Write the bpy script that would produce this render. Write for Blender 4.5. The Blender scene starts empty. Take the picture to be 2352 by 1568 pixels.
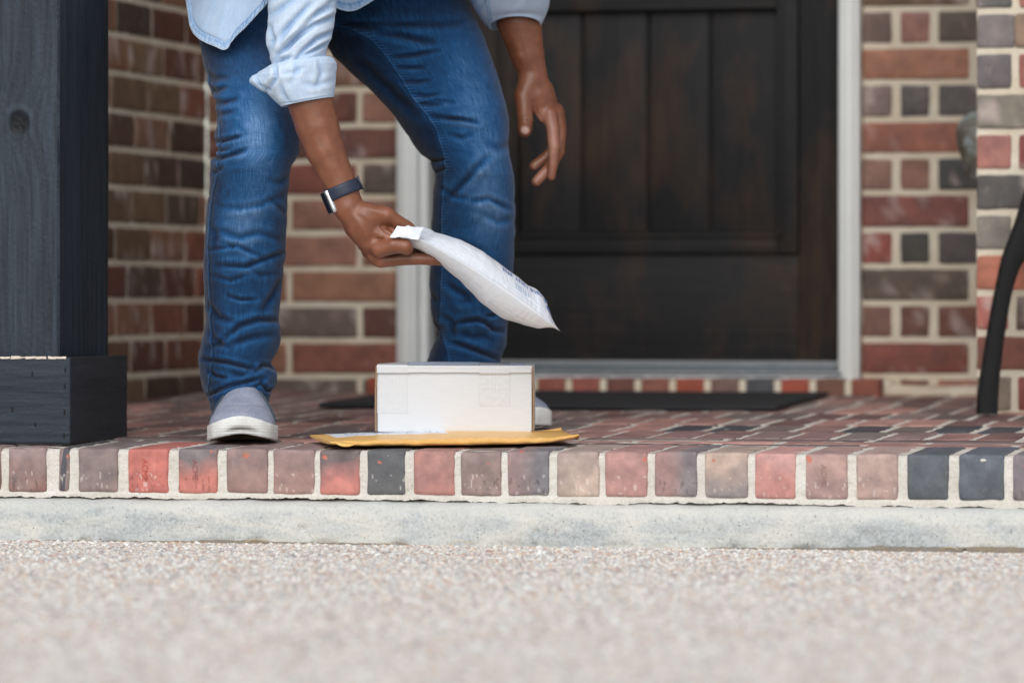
import bpy, math, random
import numpy as np
from mathutils import Vector, Matrix

random.seed(7)
rng = np.random.default_rng(11)
S = bpy.context.scene
COL = S.collection

# ------------------------------------------------------------------ camera
PSI = math.radians(12.5)
FPX = 10780.0                      # focal length in units of a 2352-wide frame
DIST = 7.8
HOR = 675.0                        # height of the horizon in the frame
PITCH = math.atan((784 - HOR) / FPX)
CAM = np.array([DIST * math.sin(PSI), -DIST * math.cos(PSI), 0.261])
RGT = np.array([math.cos(PSI), math.sin(PSI), 0.0])
FWD = np.array([-math.sin(PSI), math.cos(PSI), 0.0])
UP = np.array([0, 0, 1.0])
cam = bpy.data.cameras.new("camera")
cam_o = bpy.data.objects.new("camera", cam)
COL.objects.link(cam_o)
cam_o.location = CAM
cam_o.rotation_euler = (math.pi / 2 - PITCH, 0, PSI)
cam.lens = 165.0
cam.sensor_width = 36.0
cam.clip_end = 500
cam.dof.use_dof = True
cam.dof.focus_distance = 8.0
cam.dof.aperture_fstop = 3.1
cam.dof.aperture_blades = 9
S.camera = cam_o

# ------------------------------------------------------------------ world, sun, exposure
SUN_EL, SUN_AZ = math.radians(37), math.radians(178)    # azimuth from +Y clockwise
w = bpy.data.worlds.new("World")
S.world = w
w.use_nodes = True
wn = w.node_tree
bg = wn.nodes["Background"]
sky = wn.nodes.new("ShaderNodeTexSky")
sky.sky_type = 'NISHITA'
sky.sun_disc = False
sky.sun_elevation = SUN_EL
sky.sun_rotation = SUN_AZ
sky.dust_density = 1.2
sky.ozone_density = 0.6
sky.air_density = 1.0
hsv = wn.nodes.new("ShaderNodeHueSaturation")
hsv.inputs['Saturation'].default_value = 0.55
wn.links.new(sky.outputs[0], hsv.inputs['Color'])
wn.links.new(hsv.outputs[0], bg.inputs[0])
bg.inputs[1].default_value = 0.13
sun = bpy.data.lights.new("sun", 'SUN')
sun.energy = 2.15
sun.angle = math.radians(65)
sun.color = (1.0, 0.99, 0.975)
sun_o = bpy.data.objects.new("sun", sun)
COL.objects.link(sun_o)
sd = Vector((math.sin(SUN_AZ) * math.cos(SUN_EL), math.cos(SUN_AZ) * math.cos(SUN_EL), math.sin(SUN_EL)))
sun_o.rotation_euler = sd.to_track_quat('Z', 'Y').to_euler()
sun_o.location = (0, -3, 6)
S.view_settings.view_transform = 'Standard'
S.view_settings.look = 'None'
S.view_settings.gamma = 1.0
S.view_settings.exposure = 0.04
S.cycles.max_bounces = 6
S.cycles.use_denoising = True


# ------------------------------------------------------------------ geometry helpers
def ray(px, py):
    px = np.asarray(px, float); py = np.asarray(py, float)
    f3 = FWD * math.cos(PITCH) - UP * math.sin(PITCH)
    u3 = FWD * math.sin(PITCH) + UP * math.cos(PITCH)
    return f3 + RGT * ((px - 1176) / FPX)[..., None] + u3 * ((784 - py) / FPX)[..., None]


def W(px, py, d):
    """point seen at (px, py) of the photograph at horizontal distance d"""
    r = ray(px, py)
    t = np.asarray(d, float) / (r @ FWD)
    return CAM + r * t[..., None]


def WY(px, py, Y):
    r = ray(px, py)
    t = (Y - CAM[1]) / r[..., 1]
    return CAM + r * t[..., None]


def XY(px, Y):
    return float(WY(px, HOR, Y)[0])


def _hash(ix, iy, iz, seed):
    h = (ix * 374761393 + iy * 668265263 + iz * 2147483647 + seed * 974634777) & 0xffffffff
    h = ((h ^ (h >> 13)) * 1274126177) & 0xffffffff
    h = (h ^ (h >> 16)) & 0xffffffff
    return h / 4294967295.0


def vnoise(P, scale=1.0, seed=0):
    P = np.asarray(P, float) * scale
    i = np.floor(P).astype(np.int64)
    f = P - i
    f = f * f * (3 - 2 * f)
    out = 0
    for dx in (0, 1):
        for dy in (0, 1):
            for dz in (0, 1):
                wgt = (f[..., 0] if dx else 1 - f[..., 0]) * (f[..., 1] if dy else 1 - f[..., 1]) * (f[..., 2] if dz else 1 - f[..., 2])
                out = out + wgt * _hash(i[..., 0] + dx, i[..., 1] + dy, i[..., 2] + dz, seed)
    return out * 2 - 1


def fbm(P, scale, octv=3, seed=0):
    s = 0; a = 1.0; t = 0
    for k in range(octv):
        s = s + a * vnoise(P, scale * 2 ** k, seed + k * 17); t += a; a *= 0.5
    return s / t


def lin(c):
    c = np.array(c, float)
    if c.max() > 1.5: c = c / 255
    return np.where(c <= 0.04045, c / 12.92, ((c + 0.055) / 1.055) ** 2.4)


def mk(name, V, F, mat, parent=None, smooth=True, col=None, floats=None, uv=None, midx=None):
    V = np.asarray(V, np.float32)
    me = bpy.data.meshes.new(name)
    if isinstance(F, np.ndarray):
        k = F.shape[1]
        me.vertices.add(len(V)); me.vertices.foreach_set('co', V.ravel())
        me.loops.add(F.size); me.loops.foreach_set('vertex_index', F.astype(np.int32).ravel())
        me.polygons.add(len(F))
        me.polygons.foreach_set('loop_start', np.arange(0, F.size, k, dtype=np.int32))
        me.polygons.foreach_set('loop_total', np.full(len(F), k, np.int32))
        me.update(calc_edges=True)
    else:
        me.from_pydata([tuple(v) for v in V], [], [tuple(int(a) for a in f) for f in F])
    me.validate()
    me.polygons.foreach_set('use_smooth', np.full(len(me.polygons), smooth))
    if col is not None:
        a = me.attributes.new('col', 'FLOAT_COLOR', 'POINT')
        c = np.ones((len(V), 4), np.float32); c[:, :3] = col
        a.data.foreach_set('color', c.ravel())
    for k2, v in (floats or {}).items():
        a = me.attributes.new(k2, 'FLOAT', 'POINT')
        a.data.foreach_set('value', np.asarray(v, np.float32))
    if uv is not None:
        a = me.attributes.new('cloth', 'FLOAT_VECTOR', 'POINT')
        u3 = np.zeros((len(V), 3), np.float32); u3[:, :2] = uv
        a.data.foreach_set('vector', u3.ravel())
    for m in (mat if isinstance(mat, (list, tuple)) else [mat]):
        me.materials.append(m)
    if midx is not None:
        me.polygons.foreach_set('material_index', np.asarray(midx, np.int32))
    me.update()
    o = bpy.data.objects.new(name, me)
    COL.objects.link(o)
    if parent is not None:
        o.parent = parent
        o.matrix_parent_inverse = parent.matrix_world.inverted() if False else Matrix.Translation(-Vector(parent.location))
    return o


def thing(name, loc, label, cat, group=None):
    o = bpy.data.objects.new(name, None)
    COL.objects.link(o)
    o.location = loc
    o.empty_display_size = 0.05
    o['label'] = label; o['category'] = cat
    if group: o['group'] = group
    return o


def tag(o, label, cat, group=None):
    o['label'] = label; o['category'] = cat
    if group: o['group'] = group
    return o


def struct(o):
    o['kind'] = 'structure'
    return o


class Acc:
    """collects pieces into one mesh"""
    def __init__(self): self.V = []; self.F = []; self.C = []; self.M = []; self.n = 0
    def add(self, V, F, col=None, m=0):
        V = np.asarray(V, float); F = np.asarray(F, int)
        self.V.append(V); self.F.append(F + self.n); self.n += len(V)
        c = np.ones((len(V), 3)) * (0.5 if col is None else np.asarray(col))
        self.C.append(c); self.M.append(np.full(len(F), m))
    def build(self, name, mat, parent=None, smooth=True):
        return mk(name, np.vstack(self.V), np.vstack(self.F), mat, parent, smooth, col=np.vstack(self.C), midx=np.concatenate(self.M))


_rb = {}
def rbox(c, h, r=0.002, n=(1, 1, 1), rot=0.0):
    """rounded box as quads: centre, half size, edge radius, inner divisions"""
    h = np.array(h, float); r = min(r, h.min() * 0.99)
    par = []
    for a in range(3):
        inner = np.linspace(-(h[a] - r), h[a] - r, n[a] + 1)
        par.append(np.concatenate([[-h[a], -h[a] + r * 0.3], inner, [h[a] - r * 0.3, h[a]]]))
    Vs, Fs, nn = [], [], 0
    for ax in range(3):
        for sgn in (-1, 1):
            a1, a2 = [(1, 2), (2, 0), (0, 1)][ax]
            A, B = np.meshgrid(par[a1], par[a2], indexing='ij')
            P = np.zeros(A.shape + (3,)); P[..., ax] = sgn * h[ax]; P[..., a1] = A; P[..., a2] = B
            na, nb = A.shape
            idx = np.arange(na * nb).reshape(na, nb) + nn
            q = np.stack([idx[:-1, :-1], idx[1:, :-1], idx[1:, 1:], idx[:-1, 1:]], -1).reshape(-1, 4)
            if sgn < 0: q = q[:, ::-1]
            Vs.append(P.reshape(-1, 3)); Fs.append(q); nn += na * nb
    V = np.vstack(Vs); F = np.vstack(Fs)
    inn = np.clip(V, -(h - r), h - r)
    d = V - inn
    L = np.linalg.norm(d, axis=1, keepdims=True); L[L == 0] = 1
    V = inn + d / L * r
    # weld
    key = np.round(V * 1e6).astype(np.int64)
    _, first, inv = np.unique(key, axis=0, return_index=True, return_inverse=True)
    V = V[first]; F = inv.reshape(-1)[F]
    ok = (F[:, 0] != F[:, 1]) & (F[:, 1] != F[:, 2]) & (F[:, 2] != F[:, 3]) & (F[:, 3] != F[:, 0])
    F = F[ok]
    if rot:
        ca, sa = math.cos(rot), math.sin(rot)
        V = np.stack([V[:, 0] * ca - V[:, 1] * sa, V[:, 0] * sa + V[:, 1] * ca, V[:, 2]], 1)
    return V + np.array(c), F


def box(x0, x1, y0, y1, z0, z1, r=0.002, n=(1, 1, 1)):
    return rbox(((x0 + x1) / 2, (y0 + y1) / 2, (z0 + z1) / 2), ((x1 - x0) / 2, (y1 - y0) / 2, (z1 - z0) / 2), r, n)


def gridF(ni, nj, wrap=False):
    idx = np.arange(ni * nj).reshape(ni, nj)
    if wrap: idx = np.hstack([idx, idx[:, :1]])
    return np.stack([idx[:-1, :-1], idx[:-1, 1:], idx[1:, 1:], idx[1:, :-1]], -1).reshape(-1, 4)


def tube(pts, rad, seg=10):
    """closed tube through points"""
    pts = np.asarray(pts, float); n = len(pts)
    rad = np.ones(n) * rad
    T = np.gradient(pts, axis=0); T /= np.linalg.norm(T, axis=1, keepdims=True)
    ref = np.array([0, 0, 1.0]) if abs(T[0, 2]) < 0.9 else np.array([1.0, 0, 0])
    A = np.cross(T, ref); A /= np.linalg.norm(A, axis=1, keepdims=True)
    B = np.cross(T, A)
    th = np.linspace(0, 2 * np.pi, seg, endpoint=False)
    ring = pts[:, None] + rad[:, None, None] * (A[:, None] * np.cos(th)[None, :, None] + B[:, None] * np.sin(th)[None, :, None])
    V = ring.reshape(-1, 3)
    F = gridF(n, seg, True)
    V = np.vstack([V, pts[0], pts[-1]])
    c0 = [[n * seg, (j + 1) % seg, j, j] for j in range(seg)]
    c1 = [[n * seg + 1, (n - 1) * seg + j, (n - 1) * seg + (j + 1) % seg, (n - 1) * seg + (j + 1) % seg] for j in range(seg)]
    return V, F, np.array([c[:3] for c in c0 + c1])


# ------------------------------------------------------------------ materials
class Mat:
    def __init__(self, name, rough=0.6, color=(0.5, 0.5, 0.5), spec=0.5):
        self.m = bpy.data.materials.new(name); self.m.use_nodes = True
        self.t = self.m.node_tree; self.b = self.t.nodes['Principled BSDF']
        self.b.inputs['Roughness'].default_value = rough
        self.b.inputs['Base Color'].default_value = (*color, 1)
        self.b.inputs['Specular IOR Level'].default_value = spec
    def n(self, typ, ins=None, **props):
        nd = self.t.nodes.new('ShaderNode' + typ)
        for k, v in props.items(): setattr(nd, k, v)
        for k, v in (ins or {}).items():
            if isinstance(v, bpy.types.NodeSocket): self.t.links.new(v, nd.inputs[k])
            else: nd.inputs[k].default_value = v
        return nd
    def link(self, a, b): self.t.links.new(a, b)
    def pos(self, sc=(1, 1, 1), attr=None):
        src = self.n('Attribute', attribute_name=attr).outputs['Vector'] if attr else self.n('TexCoord').outputs['Object']
        return self.n('Mapping', {'Vector': src, 'Scale': sc}).outputs[0]
    def noise(self, vec, scale, detail=3, rough=0.55, dist=0.0):
        return self.n('TexNoise', {'Vector': vec, 'Scale': scale, 'Detail': detail, 'Roughness': rough, 'Distortion': dist}).outputs[0]
    def mr(self, v, a, b, c=0.0, d=1.0):
        return self.n('MapRange', {'Value': v, 'From Min': a, 'From Max': b, 'To Min': c, 'To Max': d}).outputs[0]
    def mix(self, f, a, b, mode='MIX'):
        nd = self.n('Mix', data_type='RGBA', blend_type=mode)
        for k, v in ((0, f), (6, a), (7, b)):
            if isinstance(v, bpy.types.NodeSocket): self.t.links.new(v, nd.inputs[k])
            else: nd.inputs[k].default_value = (v if k == 0 else (*v, 1) if len(v) == 3 else v)
        return nd.outputs[2]
    def math(self, op, a, b=0.0):
        nd = self.n('Math', operation=op)
        for k, v in ((0, a), (1, b)):
            if isinstance(v, bpy.types.NodeSocket): self.t.links.new(v, nd.inputs[k])
            else: nd.inputs[k].default_value = v
        return nd.outputs[0]
    def ramp(self, f, stops):
        nd = self.n('ValToRGB', {'Fac': f})
        el = nd.color_ramp.elements
        while len(el) < len(stops): el.new(0.5)
        for e, (p, c) in zip(el, stops): e.position = p; e.color = (*c, 1)
        return nd.outputs[0]
    def bump(self, h, strength=0.5, dist=0.002, normal=None):
        ins = {'Height': h, 'Strength': strength, 'Distance': dist}
        if normal is not None: ins['Normal'] = normal
        o = self.n('Bump', ins).outputs[0]
        self.link(o, self.b.inputs['Normal']); return o
    def col(self, s): self.link(s, self.b.inputs['Base Color'])
    def attr(self, name='col', out='Color'): return self.n('Attribute', attribute_name=name).outputs[out]


def m_brick():
    M = Mat('fired_brick', 0.75, spec=0.35)
    p = M.pos()
    a = M.attr()
    n1 = M.noise(p, 30, 4, 0.6); n2 = M.noise(p, 300, 2); n3 = M.noise(M.pos((1, 1, 0.35)), 60, 3, 0.7)
    c = M.mix(M.mr(n1, 0.3, 0.7), M.mix(1, a, (0.72, 0.70, 0.72), 'MULTIPLY'), M.mix(1, a, (1.22, 1.16, 1.12), 'MULTIPLY'))
    c = M.mix(M.mr(n3, 0.62, 0.80, 0, 0.35), c, (0.52, 0.46, 0.43))
    c = M.mix(M.mr(n2, 0.68, 0.78, 0, 0.55), c, (0.55, 0.5, 0.44))
    c = M.mix(M.mr(n2, 0.27, 0.22, 0, 0.6), c, (0.06, 0.05, 0.05))
    M.col(c)
    M.bump(M.math('ADD', M.noise(p, 90, 4, 0.6), M.math('MULTIPLY', n2, 0.5)), 0.5, 0.0015)
    M.link(M.mr(n1, 0.3, 0.7, 0.55, 0.85), M.b.inputs['Roughness'])
    return M.m


def m_mortar(name, c1, c2):
    M = Mat(name, 0.95, spec=0.2)
    p = M.pos()
    n1 = M.noise(p, 12, 4); n2 = M.noise(p, 260, 3, 0.7); n3 = M.noise(p, 55, 4, 0.7)
    c = M.mix(M.mr(n1, 0.35, 0.65), c1, c2)
    c = M.mix(M.mr(n2, 0.35, 0.7, 0.0, 0.35), c, tuple(x * 0.55 for x in c1))
    c = M.mix(M.mr(n3, 0.68, 0.76, 0, 0.5), c, (0.12, 0.10, 0.08))
    M.col(c)
    M.bump(M.math('ADD', n2, M.math('MULTIPLY', n3, 1.5)), 0.8, 0.002)
    return M.m


def m_concrete():
    M = Mat('cast_concrete', 0.9, spec=0.25)
    p = M.pos(); ps = M.pos((0.3, 1, 1))
    n1 = M.noise(ps, 7, 5, 0.6, 0.3); n2 = M.noise(p, 180, 3, 0.7); n3 = M.noise(p, 26, 5, 0.7)
    c = M.ramp(n1, [(0.30, (0.27, 0.30, 0.31)), (0.42, (0.40, 0.425, 0.43)), (0.50, (0.56, 0.55, 0.50)), (0.57, (0.42, 0.445, 0.45)), (0.66, (0.50, 0.50, 0.475)), (0.78, (0.32, 0.35, 0.365))])
    c = M.mix(M.mr(n2, 0.42, 0.72, 0, 0.55), c, (0.68, 0.67, 0.62))
    c = M.mix(M.mr(n2, 0.44, 0.26, 0, 0.5), c, (0.24, 0.25, 0.25))
    c = M.mix(M.mr(n3, 0.62, 0.72, 0, 0.45), c, (0.22, 0.22, 0.205))
    v = M.n('TexVoronoi', {'Vector': p, 'Scale': 150.0, 'Randomness': 1.0})
    hole = M.mr(v.outputs['Distance'], 0.10, 0.16, 1, 0)
    sel = M.mr(M.n('SeparateColor', {'Color': v.outputs['Color']}).outputs[0], 0.80, 0.82)
    c = M.mix(M.math('MULTIPLY', hole, sel), c, (0.07, 0.065, 0.06))
    sel2 = M.mr(M.n('SeparateColor', {'Color': v.outputs['Color']}).outputs[1], 0.975, 0.98)
    c = M.mix(M.math('MULTIPLY', M.mr(v.outputs['Distance'], 0.14, 0.22, 1, 0), sel2), c, (0.32, 0.17, 0.10))
    # top arris painted paler for the skylight it catches, an uneven band
    z = M.n('SeparateXYZ', {'Vector': M.n('TexCoord').outputs['Object']}).outputs[2]
    band = M.mr(M.math('ADD', z, M.math('MULTIPLY', M.math('SUBTRACT', n3, 0.5), 0.05)), -0.112, -0.100)
    c = M.mix(M.math('MULTIPLY', band, 0.55), c, (0.58, 0.575, 0.53))
    M.col(c)
    h = M.math('SUBTRACT', M.math('ADD', n2, M.math('MULTIPLY', n3, 2.0)), M.math('MULTIPLY', M.math('MULTIPLY', hole, sel), 3.0))
    M.bump(h, 0.7, 0.002)
    return M.m


def m_wood(name, c1, c2, axis, brown=0.0):
    M = Mat(name, 0.62, spec=0.35)
    sc = [90, 90, 90]; sc[axis] = 5
    sc2 = [9, 9, 9]; sc2[axis] = 0.8
    a = M.noise(M.pos(tuple(sc)), 1, 6, 0.7, 0.4)
    b = M.noise(M.pos(tuple(sc2)), 1, 4, 0.6, 1.0)
    d = M.noise(M.pos((1, 1, 1)), 260, 2)
    c = M.mix(M.mr(a, 0.3, 0.7), c1, c2)
    c = M.mix(M.mr(b, 0.35, 0.7, 0, 0.5), c, tuple(x * 1.7 for x in c2))
    c = M.mix(1, c, M.n('Mix', {0: 1.0, 6: M.attr('col'), 7: (2, 2, 2, 1)}, data_type='RGBA', blend_type='MULTIPLY').outputs[2], 'MULTIPLY') if axis == 2 and not brown else c
    if brown: c = M.mix(M.math('MULTIPLY', M.mr(M.noise(M.pos((2.2, 2.2, 1.0)), 3.0, 5, 0.7), 0.46, 0.66, 0, brown * 1.6), M.mr(a, 0.35, 0.6, 0.35, 1)), c, (0.060, 0.031, 0.015))
    c = M.mix(M.mr(d, 0.72, 0.8, 0, 0.4), c, (0.30, 0.30, 0.30))
    M.col(c)
    M.bump(M.math('ADD', a, M.math('MULTIPLY', d, 0.4)), 0.7, 0.0025)
    return M.m


def m_denim():
    M = Mat('indigo_denim', 0.85, spec=0.15)
    uv = M.n('Attribute', attribute_name='cloth').outputs['Vector']
    st = M.noise(M.n('Mapping', {'Vector': uv, 'Scale': (640, 30, 1)}).outputs[0], 1, 3, 0.6)
    we = M.noise(M.n('Mapping', {'Vector': uv, 'Scale': (60, 500, 1)}).outputs[0], 1, 2, 0.6)
    mo = M.noise(M.n('Mapping', {'Vector': uv, 'Scale': (70, 60, 1)}).outputs[0], 1, 5, 0.65)
    wear_shade = M.attr('wear_shade', 'Fac')  # denim fading together with painted fold shade
    f = M.math('ADD', wear_shade, M.math('MULTIPLY', M.math('SUBTRACT', st, 0.5), 0.55))
    f = M.math('ADD', f, M.math('MULTIPLY', M.math('SUBTRACT', we, 0.5), 0.20))
    f = M.math('ADD', f, M.math('MULTIPLY', M.math('SUBTRACT', mo, 0.5), 0.22))
    c = M.ramp(f, [(0.0, (0.003, 0.010, 0.028)), (0.22, (0.006, 0.032, 0.090)), (0.42, (0.012, 0.078, 0.205)), (0.62, (0.068, 0.165, 0.335)), (0.82, (0.19, 0.33, 0.55)), (1.0, (0.42, 0.54, 0.72))])
    M.col(c)
    M.b.inputs['Sheen Weight'].default_value = 0.15
    M.bump(M.math('ADD', st, we), 0.35, 0.0012)
    return M.m


def m_shirt():
    M = Mat('pale_chambray', 0.85, spec=0.15)
    uv = M.n('Attribute', attribute_name='cloth').outputs['Vector']
    st = M.noise(M.n('Mapping', {'Vector': uv, 'Scale': (500, 35, 1)}).outputs[0], 1, 3, 0.6)
    we = M.noise(M.n('Mapping', {'Vector': uv, 'Scale': (35, 500, 1)}).outputs[0], 1, 3, 0.6)
    mo = M.noise(M.n('Mapping', {'Vector': uv, 'Scale': (25, 12, 1)}).outputs[0], 1, 4, 0.6)
    wear_shade = M.attr('wear_shade', 'Fac')  # cloth tone together with painted crease shade
    f = M.math('ADD', wear_shade, M.math('MULTIPLY', M.math('SUBTRACT', st, 0.5), 0.45))
    f = M.math('ADD', f, M.math('MULTIPLY', M.math('SUBTRACT', we, 0.5), 0.22))
    f = M.math('ADD', f, M.math('MULTIPLY', M.math('SUBTRACT', mo, 0.5), 0.28))
    c = M.ramp(f, [(0.0, (0.10, 0.23, 0.46)), (0.3, (0.25, 0.39, 0.60)), (0.55, (0.42, 0.54, 0.70)), (0.85, (0.60, 0.68, 0.78)), (1.0, (0.74, 0.78, 0.83))])
    M.col(c)
    M.bump(M.math('ADD', st, we), 0.3, 0.001)
    return M.m


def m_skin():
    M = Mat('brown_skin', 0.40, spec=0.55)
    a = M.attr()
    p = M.pos()
    n = M.noise(p, 60, 4, 0.6); n2 = M.noise(p, 900, 3, 0.6)
    c = M.mix(M.mr(n, 0.3, 0.7), M.mix(1, a, (0.82, 0.80, 0.80), 'MULTIPLY'), M.mix(1, a, (1.15, 1.12, 1.10), 'MULTIPLY'))
    M.col(c)
    M.b.inputs['Subsurface Weight'].default_value = 0.12
    M.b.inputs['Subsurface Radius'].default_value = (0.006, 0.0025, 0.0015)
    M.bump(M.math('ADD', M.math('MULTIPLY', n2, 0.6), M.noise(M.pos((1, 1, 1)), 350, 3, 0.6)), 0.22, 0.0008)
    return M.m


def m_simple(name, c, rough=0.5, metal=0.0, spec=0.5, var=0.0, vs=40, bumps=0.0, bs=200):
    M = Mat(name, rough, c, spec)
    M.b.inputs['Metallic'].default_value = metal
    n = M.noise(M.pos(), vs, 4, 0.6)
    v = max(var, 0.04)
    M.col(M.mix(M.mr(n, 0.3, 0.7), tuple(x * (1 - v) for x in c), tuple(min(1, x * (1 + v)) for x in c)))
    if bumps: M.bump(M.noise(M.pos(), bs, 3), bumps, 0.001)
    return M.m


def m_attr(name, rough=0.8, spec=0.3, bumps=0.4, bs=400):
    M = Mat(name, rough, spec=spec)
    a = M.attr()
    n = M.noise(M.pos(), bs, 3)
    M.col(M.mix(M.mr(n, 0.3, 0.7), M.mix(1, a, (0.85, 0.85, 0.85), 'MULTIPLY'), M.mix(1, a, (1.12, 1.12, 1.12), 'MULTIPLY')))
    M.bump(n, bumps, 0.001)
    return M.m


BRICK = m_brick()
MORT_F = m_mortar('sandy_mortar', (0.60, 0.56, 0.49), (0.72, 0.69, 0.63))
MORT_W = m_mortar('cream_mortar', (0.70, 0.61, 0.47), (0.80, 0.73, 0.60))
MORT_FL = m_mortar('floor_mortar', (0.58, 0.53, 0.46), (0.74, 0.70, 0.63))
CONC = m_concrete()
WOOD_V = m_wood('stained_post_wood', (0.006, 0.009, 0.014), (0.023, 0.033, 0.046), 2)
WOOD_H = m_wood('stained_board_wood', (0.006, 0.009, 0.014), (0.022, 0.031, 0.043), 0)
DOORW = m_wood('dark_door_wood', (0.003, 0.0035, 0.0045), (0.008, 0.0088, 0.0105), 2, 0.5)
DOORH = m_wood('dark_rail_wood', (0.0028, 0.0032, 0.004), (0.0075, 0.008, 0.0092), 0, 0.35)
TRIM = m_simple('white_trim_paint', (0.78, 0.81, 0.80), 0.45, var=0.03, vs=6)
ALU = m_simple('aluminium_sill', (0.20, 0.22, 0.235), 0.5, 0.3, var=0.15)
DENIM = m_denim(); SHIRT = m_shirt(); SKIN = m_skin()

# ------------------------------------------------------------------ levels
YW = 2.45                       # wall plane
SL = 0.018                      # the porch floor rises gently to the door
ZG = -0.157                     # driveway
def fz(Y): return SL * Y

# ------------------------------------------------------------------ driveway (exposed aggregate)
def m_ground():
    M = Mat('aggregate_cement', 0.95, spec=0.2)
    p = M.pos()
    v = M.n('TexVoronoi', {'Vector': p, 'Scale': 130.0})
    r = M.n('SeparateColor', {'Color': v.outputs['Color']}).outputs[0]
    c = M.ramp(r, [(0.0, (0.60, 0.54, 0.46)), (0.3, (0.68, 0.64, 0.58)), (0.5, (0.50, 0.40, 0.31)), (0.65, (0.62, 0.58, 0.53)), (0.8, (0.45, 0.27, 0.17)), (0.9, (0.70, 0.69, 0.66)), (1.0, (0.30, 0.28, 0.28))])
    c = M.mix(M.mr(v.outputs['Distance'], 0.35, 0.6, 0, 0.7), c, (0.56, 0.53, 0.49))
    c = M.mix(M.mr(M.noise(p, 2.0, 3), 0.35, 0.65, 0, 0.1), M.mix(0.45, c, (0.70, 0.67, 0.63)), (0.50, 0.47, 0.43))
    M.col(c)
    M.bump(v.outputs['Distance'], 0.5, 0.003)
    return M.m

g = 40.0
struct(mk('driveway', [(-g, -g, ZG), (g, -g, ZG), (g, g, ZG), (-g, g, ZG)], [(0, 1, 2, 3)], m_ground(), smooth=False))

def pebbles():
    t = (1 + 5 ** 0.5) / 2
    ico = np.array([(-1, t, 0), (1, t, 0), (-1, -t, 0), (1, -t, 0), (0, -1, t), (0, 1, t), (0, -1, -t), (0, 1, -t), (t, 0, -1), (t, 0, 1), (-t, 0, -1), (-t, 0, 1)], float)
    ico /= np.linalg.norm(ico[0])
    fc = np.array([(0, 11, 5), (0, 5, 1), (0, 1, 7), (0, 7, 10), (0, 10, 11), (1, 5, 9), (5, 11, 4), (11, 10, 2), (10, 7, 6), (7, 1, 8), (3, 9, 4), (3, 4, 2), (3, 2, 6), (3, 6, 8), (3, 8, 9), (4, 9, 5), (2, 4, 11), (6, 2, 10), (8, 6, 7), (9, 8, 1)])
    d0, d1 = 4.5, 8.1
    sp = 0.0063
    ds = np.arange(d0, d1, sp)
    P = []
    for d in ds:
        hw = 0.109 * d + 0.75
        x = np.arange(-hw, hw, sp)
        P.append(np.stack([x, np.full_like(x, d)], 1))
    P = np.vstack(P)
    P += rng.uniform(-0.5, 0.5, P.shape) * sp
    n = len(P)
    base = CAM[:2] + P[:, :1] * RGT[:2] + P[:, 1:] * FWD[:2]
    keep = base[:, 1] < -0.024
    base = base[keep]; n = len(base)
    big = rng.random(n)
    sz = 0.0021 + 0.0026 * big ** 2
    z = ZG + rng.uniform(-0.0022, -0.0002, n)
    pal = np.array([(0.66, 0.60, 0.52), (0.74, 0.71, 0.67), (0.86, 0.86, 0.85), (0.60, 0.46, 0.35), (0.52, 0.29, 0.18), (0.46, 0.45, 0.46), (0.20, 0.19, 0.21), (0.60, 0.44, 0.39), (0.34, 0.14, 0.11), (0.72, 0.56, 0.40)])
    pr = np.array([0.2, 0.22, 0.13, 0.09, 0.065, 0.14, 0.06, 0.05, 0.025, 0.03]); pr /= pr.sum()
    ci = rng.choice(len(pal), n, p=pr)
    C = pal[ci] * rng.uniform(0.88, 1.06, (n, 1)) * np.array([0.97, 1.0, 1.02])
    C = np.clip((C * 0.80 + 0.20 * np.array([0.70, 0.68, 0.65])) * np.array([1.06, 1.035, 1.0]), 0, 0.95)
    # large patches: slightly redder near the step
    V = ico[None] * (1 + rng.uniform(-0.28, 0.28, (n, 12, 1)))
    V = V * (sz[:, None] * np.stack([rng.uniform(0.8, 1.5, n), rng.uniform(0.7, 1.3, n), rng.uniform(0.45, 0.8, n)], 1).T).T[:, None, :] if False else V * (sz[:, None] * np.stack([rng.uniform(0.8, 1.5, n), rng.uniform(0.7, 1.3, n), rng.uniform(0.5, 0.9, n)], 1))[:, None, :]
    a = rng.uniform(0, np.pi, n); ca, sa = np.cos(a)[:, None], np.sin(a)[:, None]
    X = V[..., 0] * ca - V[..., 1] * sa; Y = V[..., 0] * sa + V[..., 1] * ca
    V = np.stack([X + base[:, :1], Y + base[:, 1:], V[..., 2] + z[:, None]], -1).reshape(-1, 3)
    F = (fc[None] + 12 * np.arange(n)[:, None, None]).reshape(-1, 3)
    o = mk('gravel', V, F, m_attr('river_pebble', 0.7, 0.4, 0.2, 900), smooth=True, col=np.repeat(C, 12, 0))
    o['kind'] = 'stuff'
    o['label'] = 'cream and russet pebbles set in the driveway cement'
    o['category'] = 'gravel'
pebbles()

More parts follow.
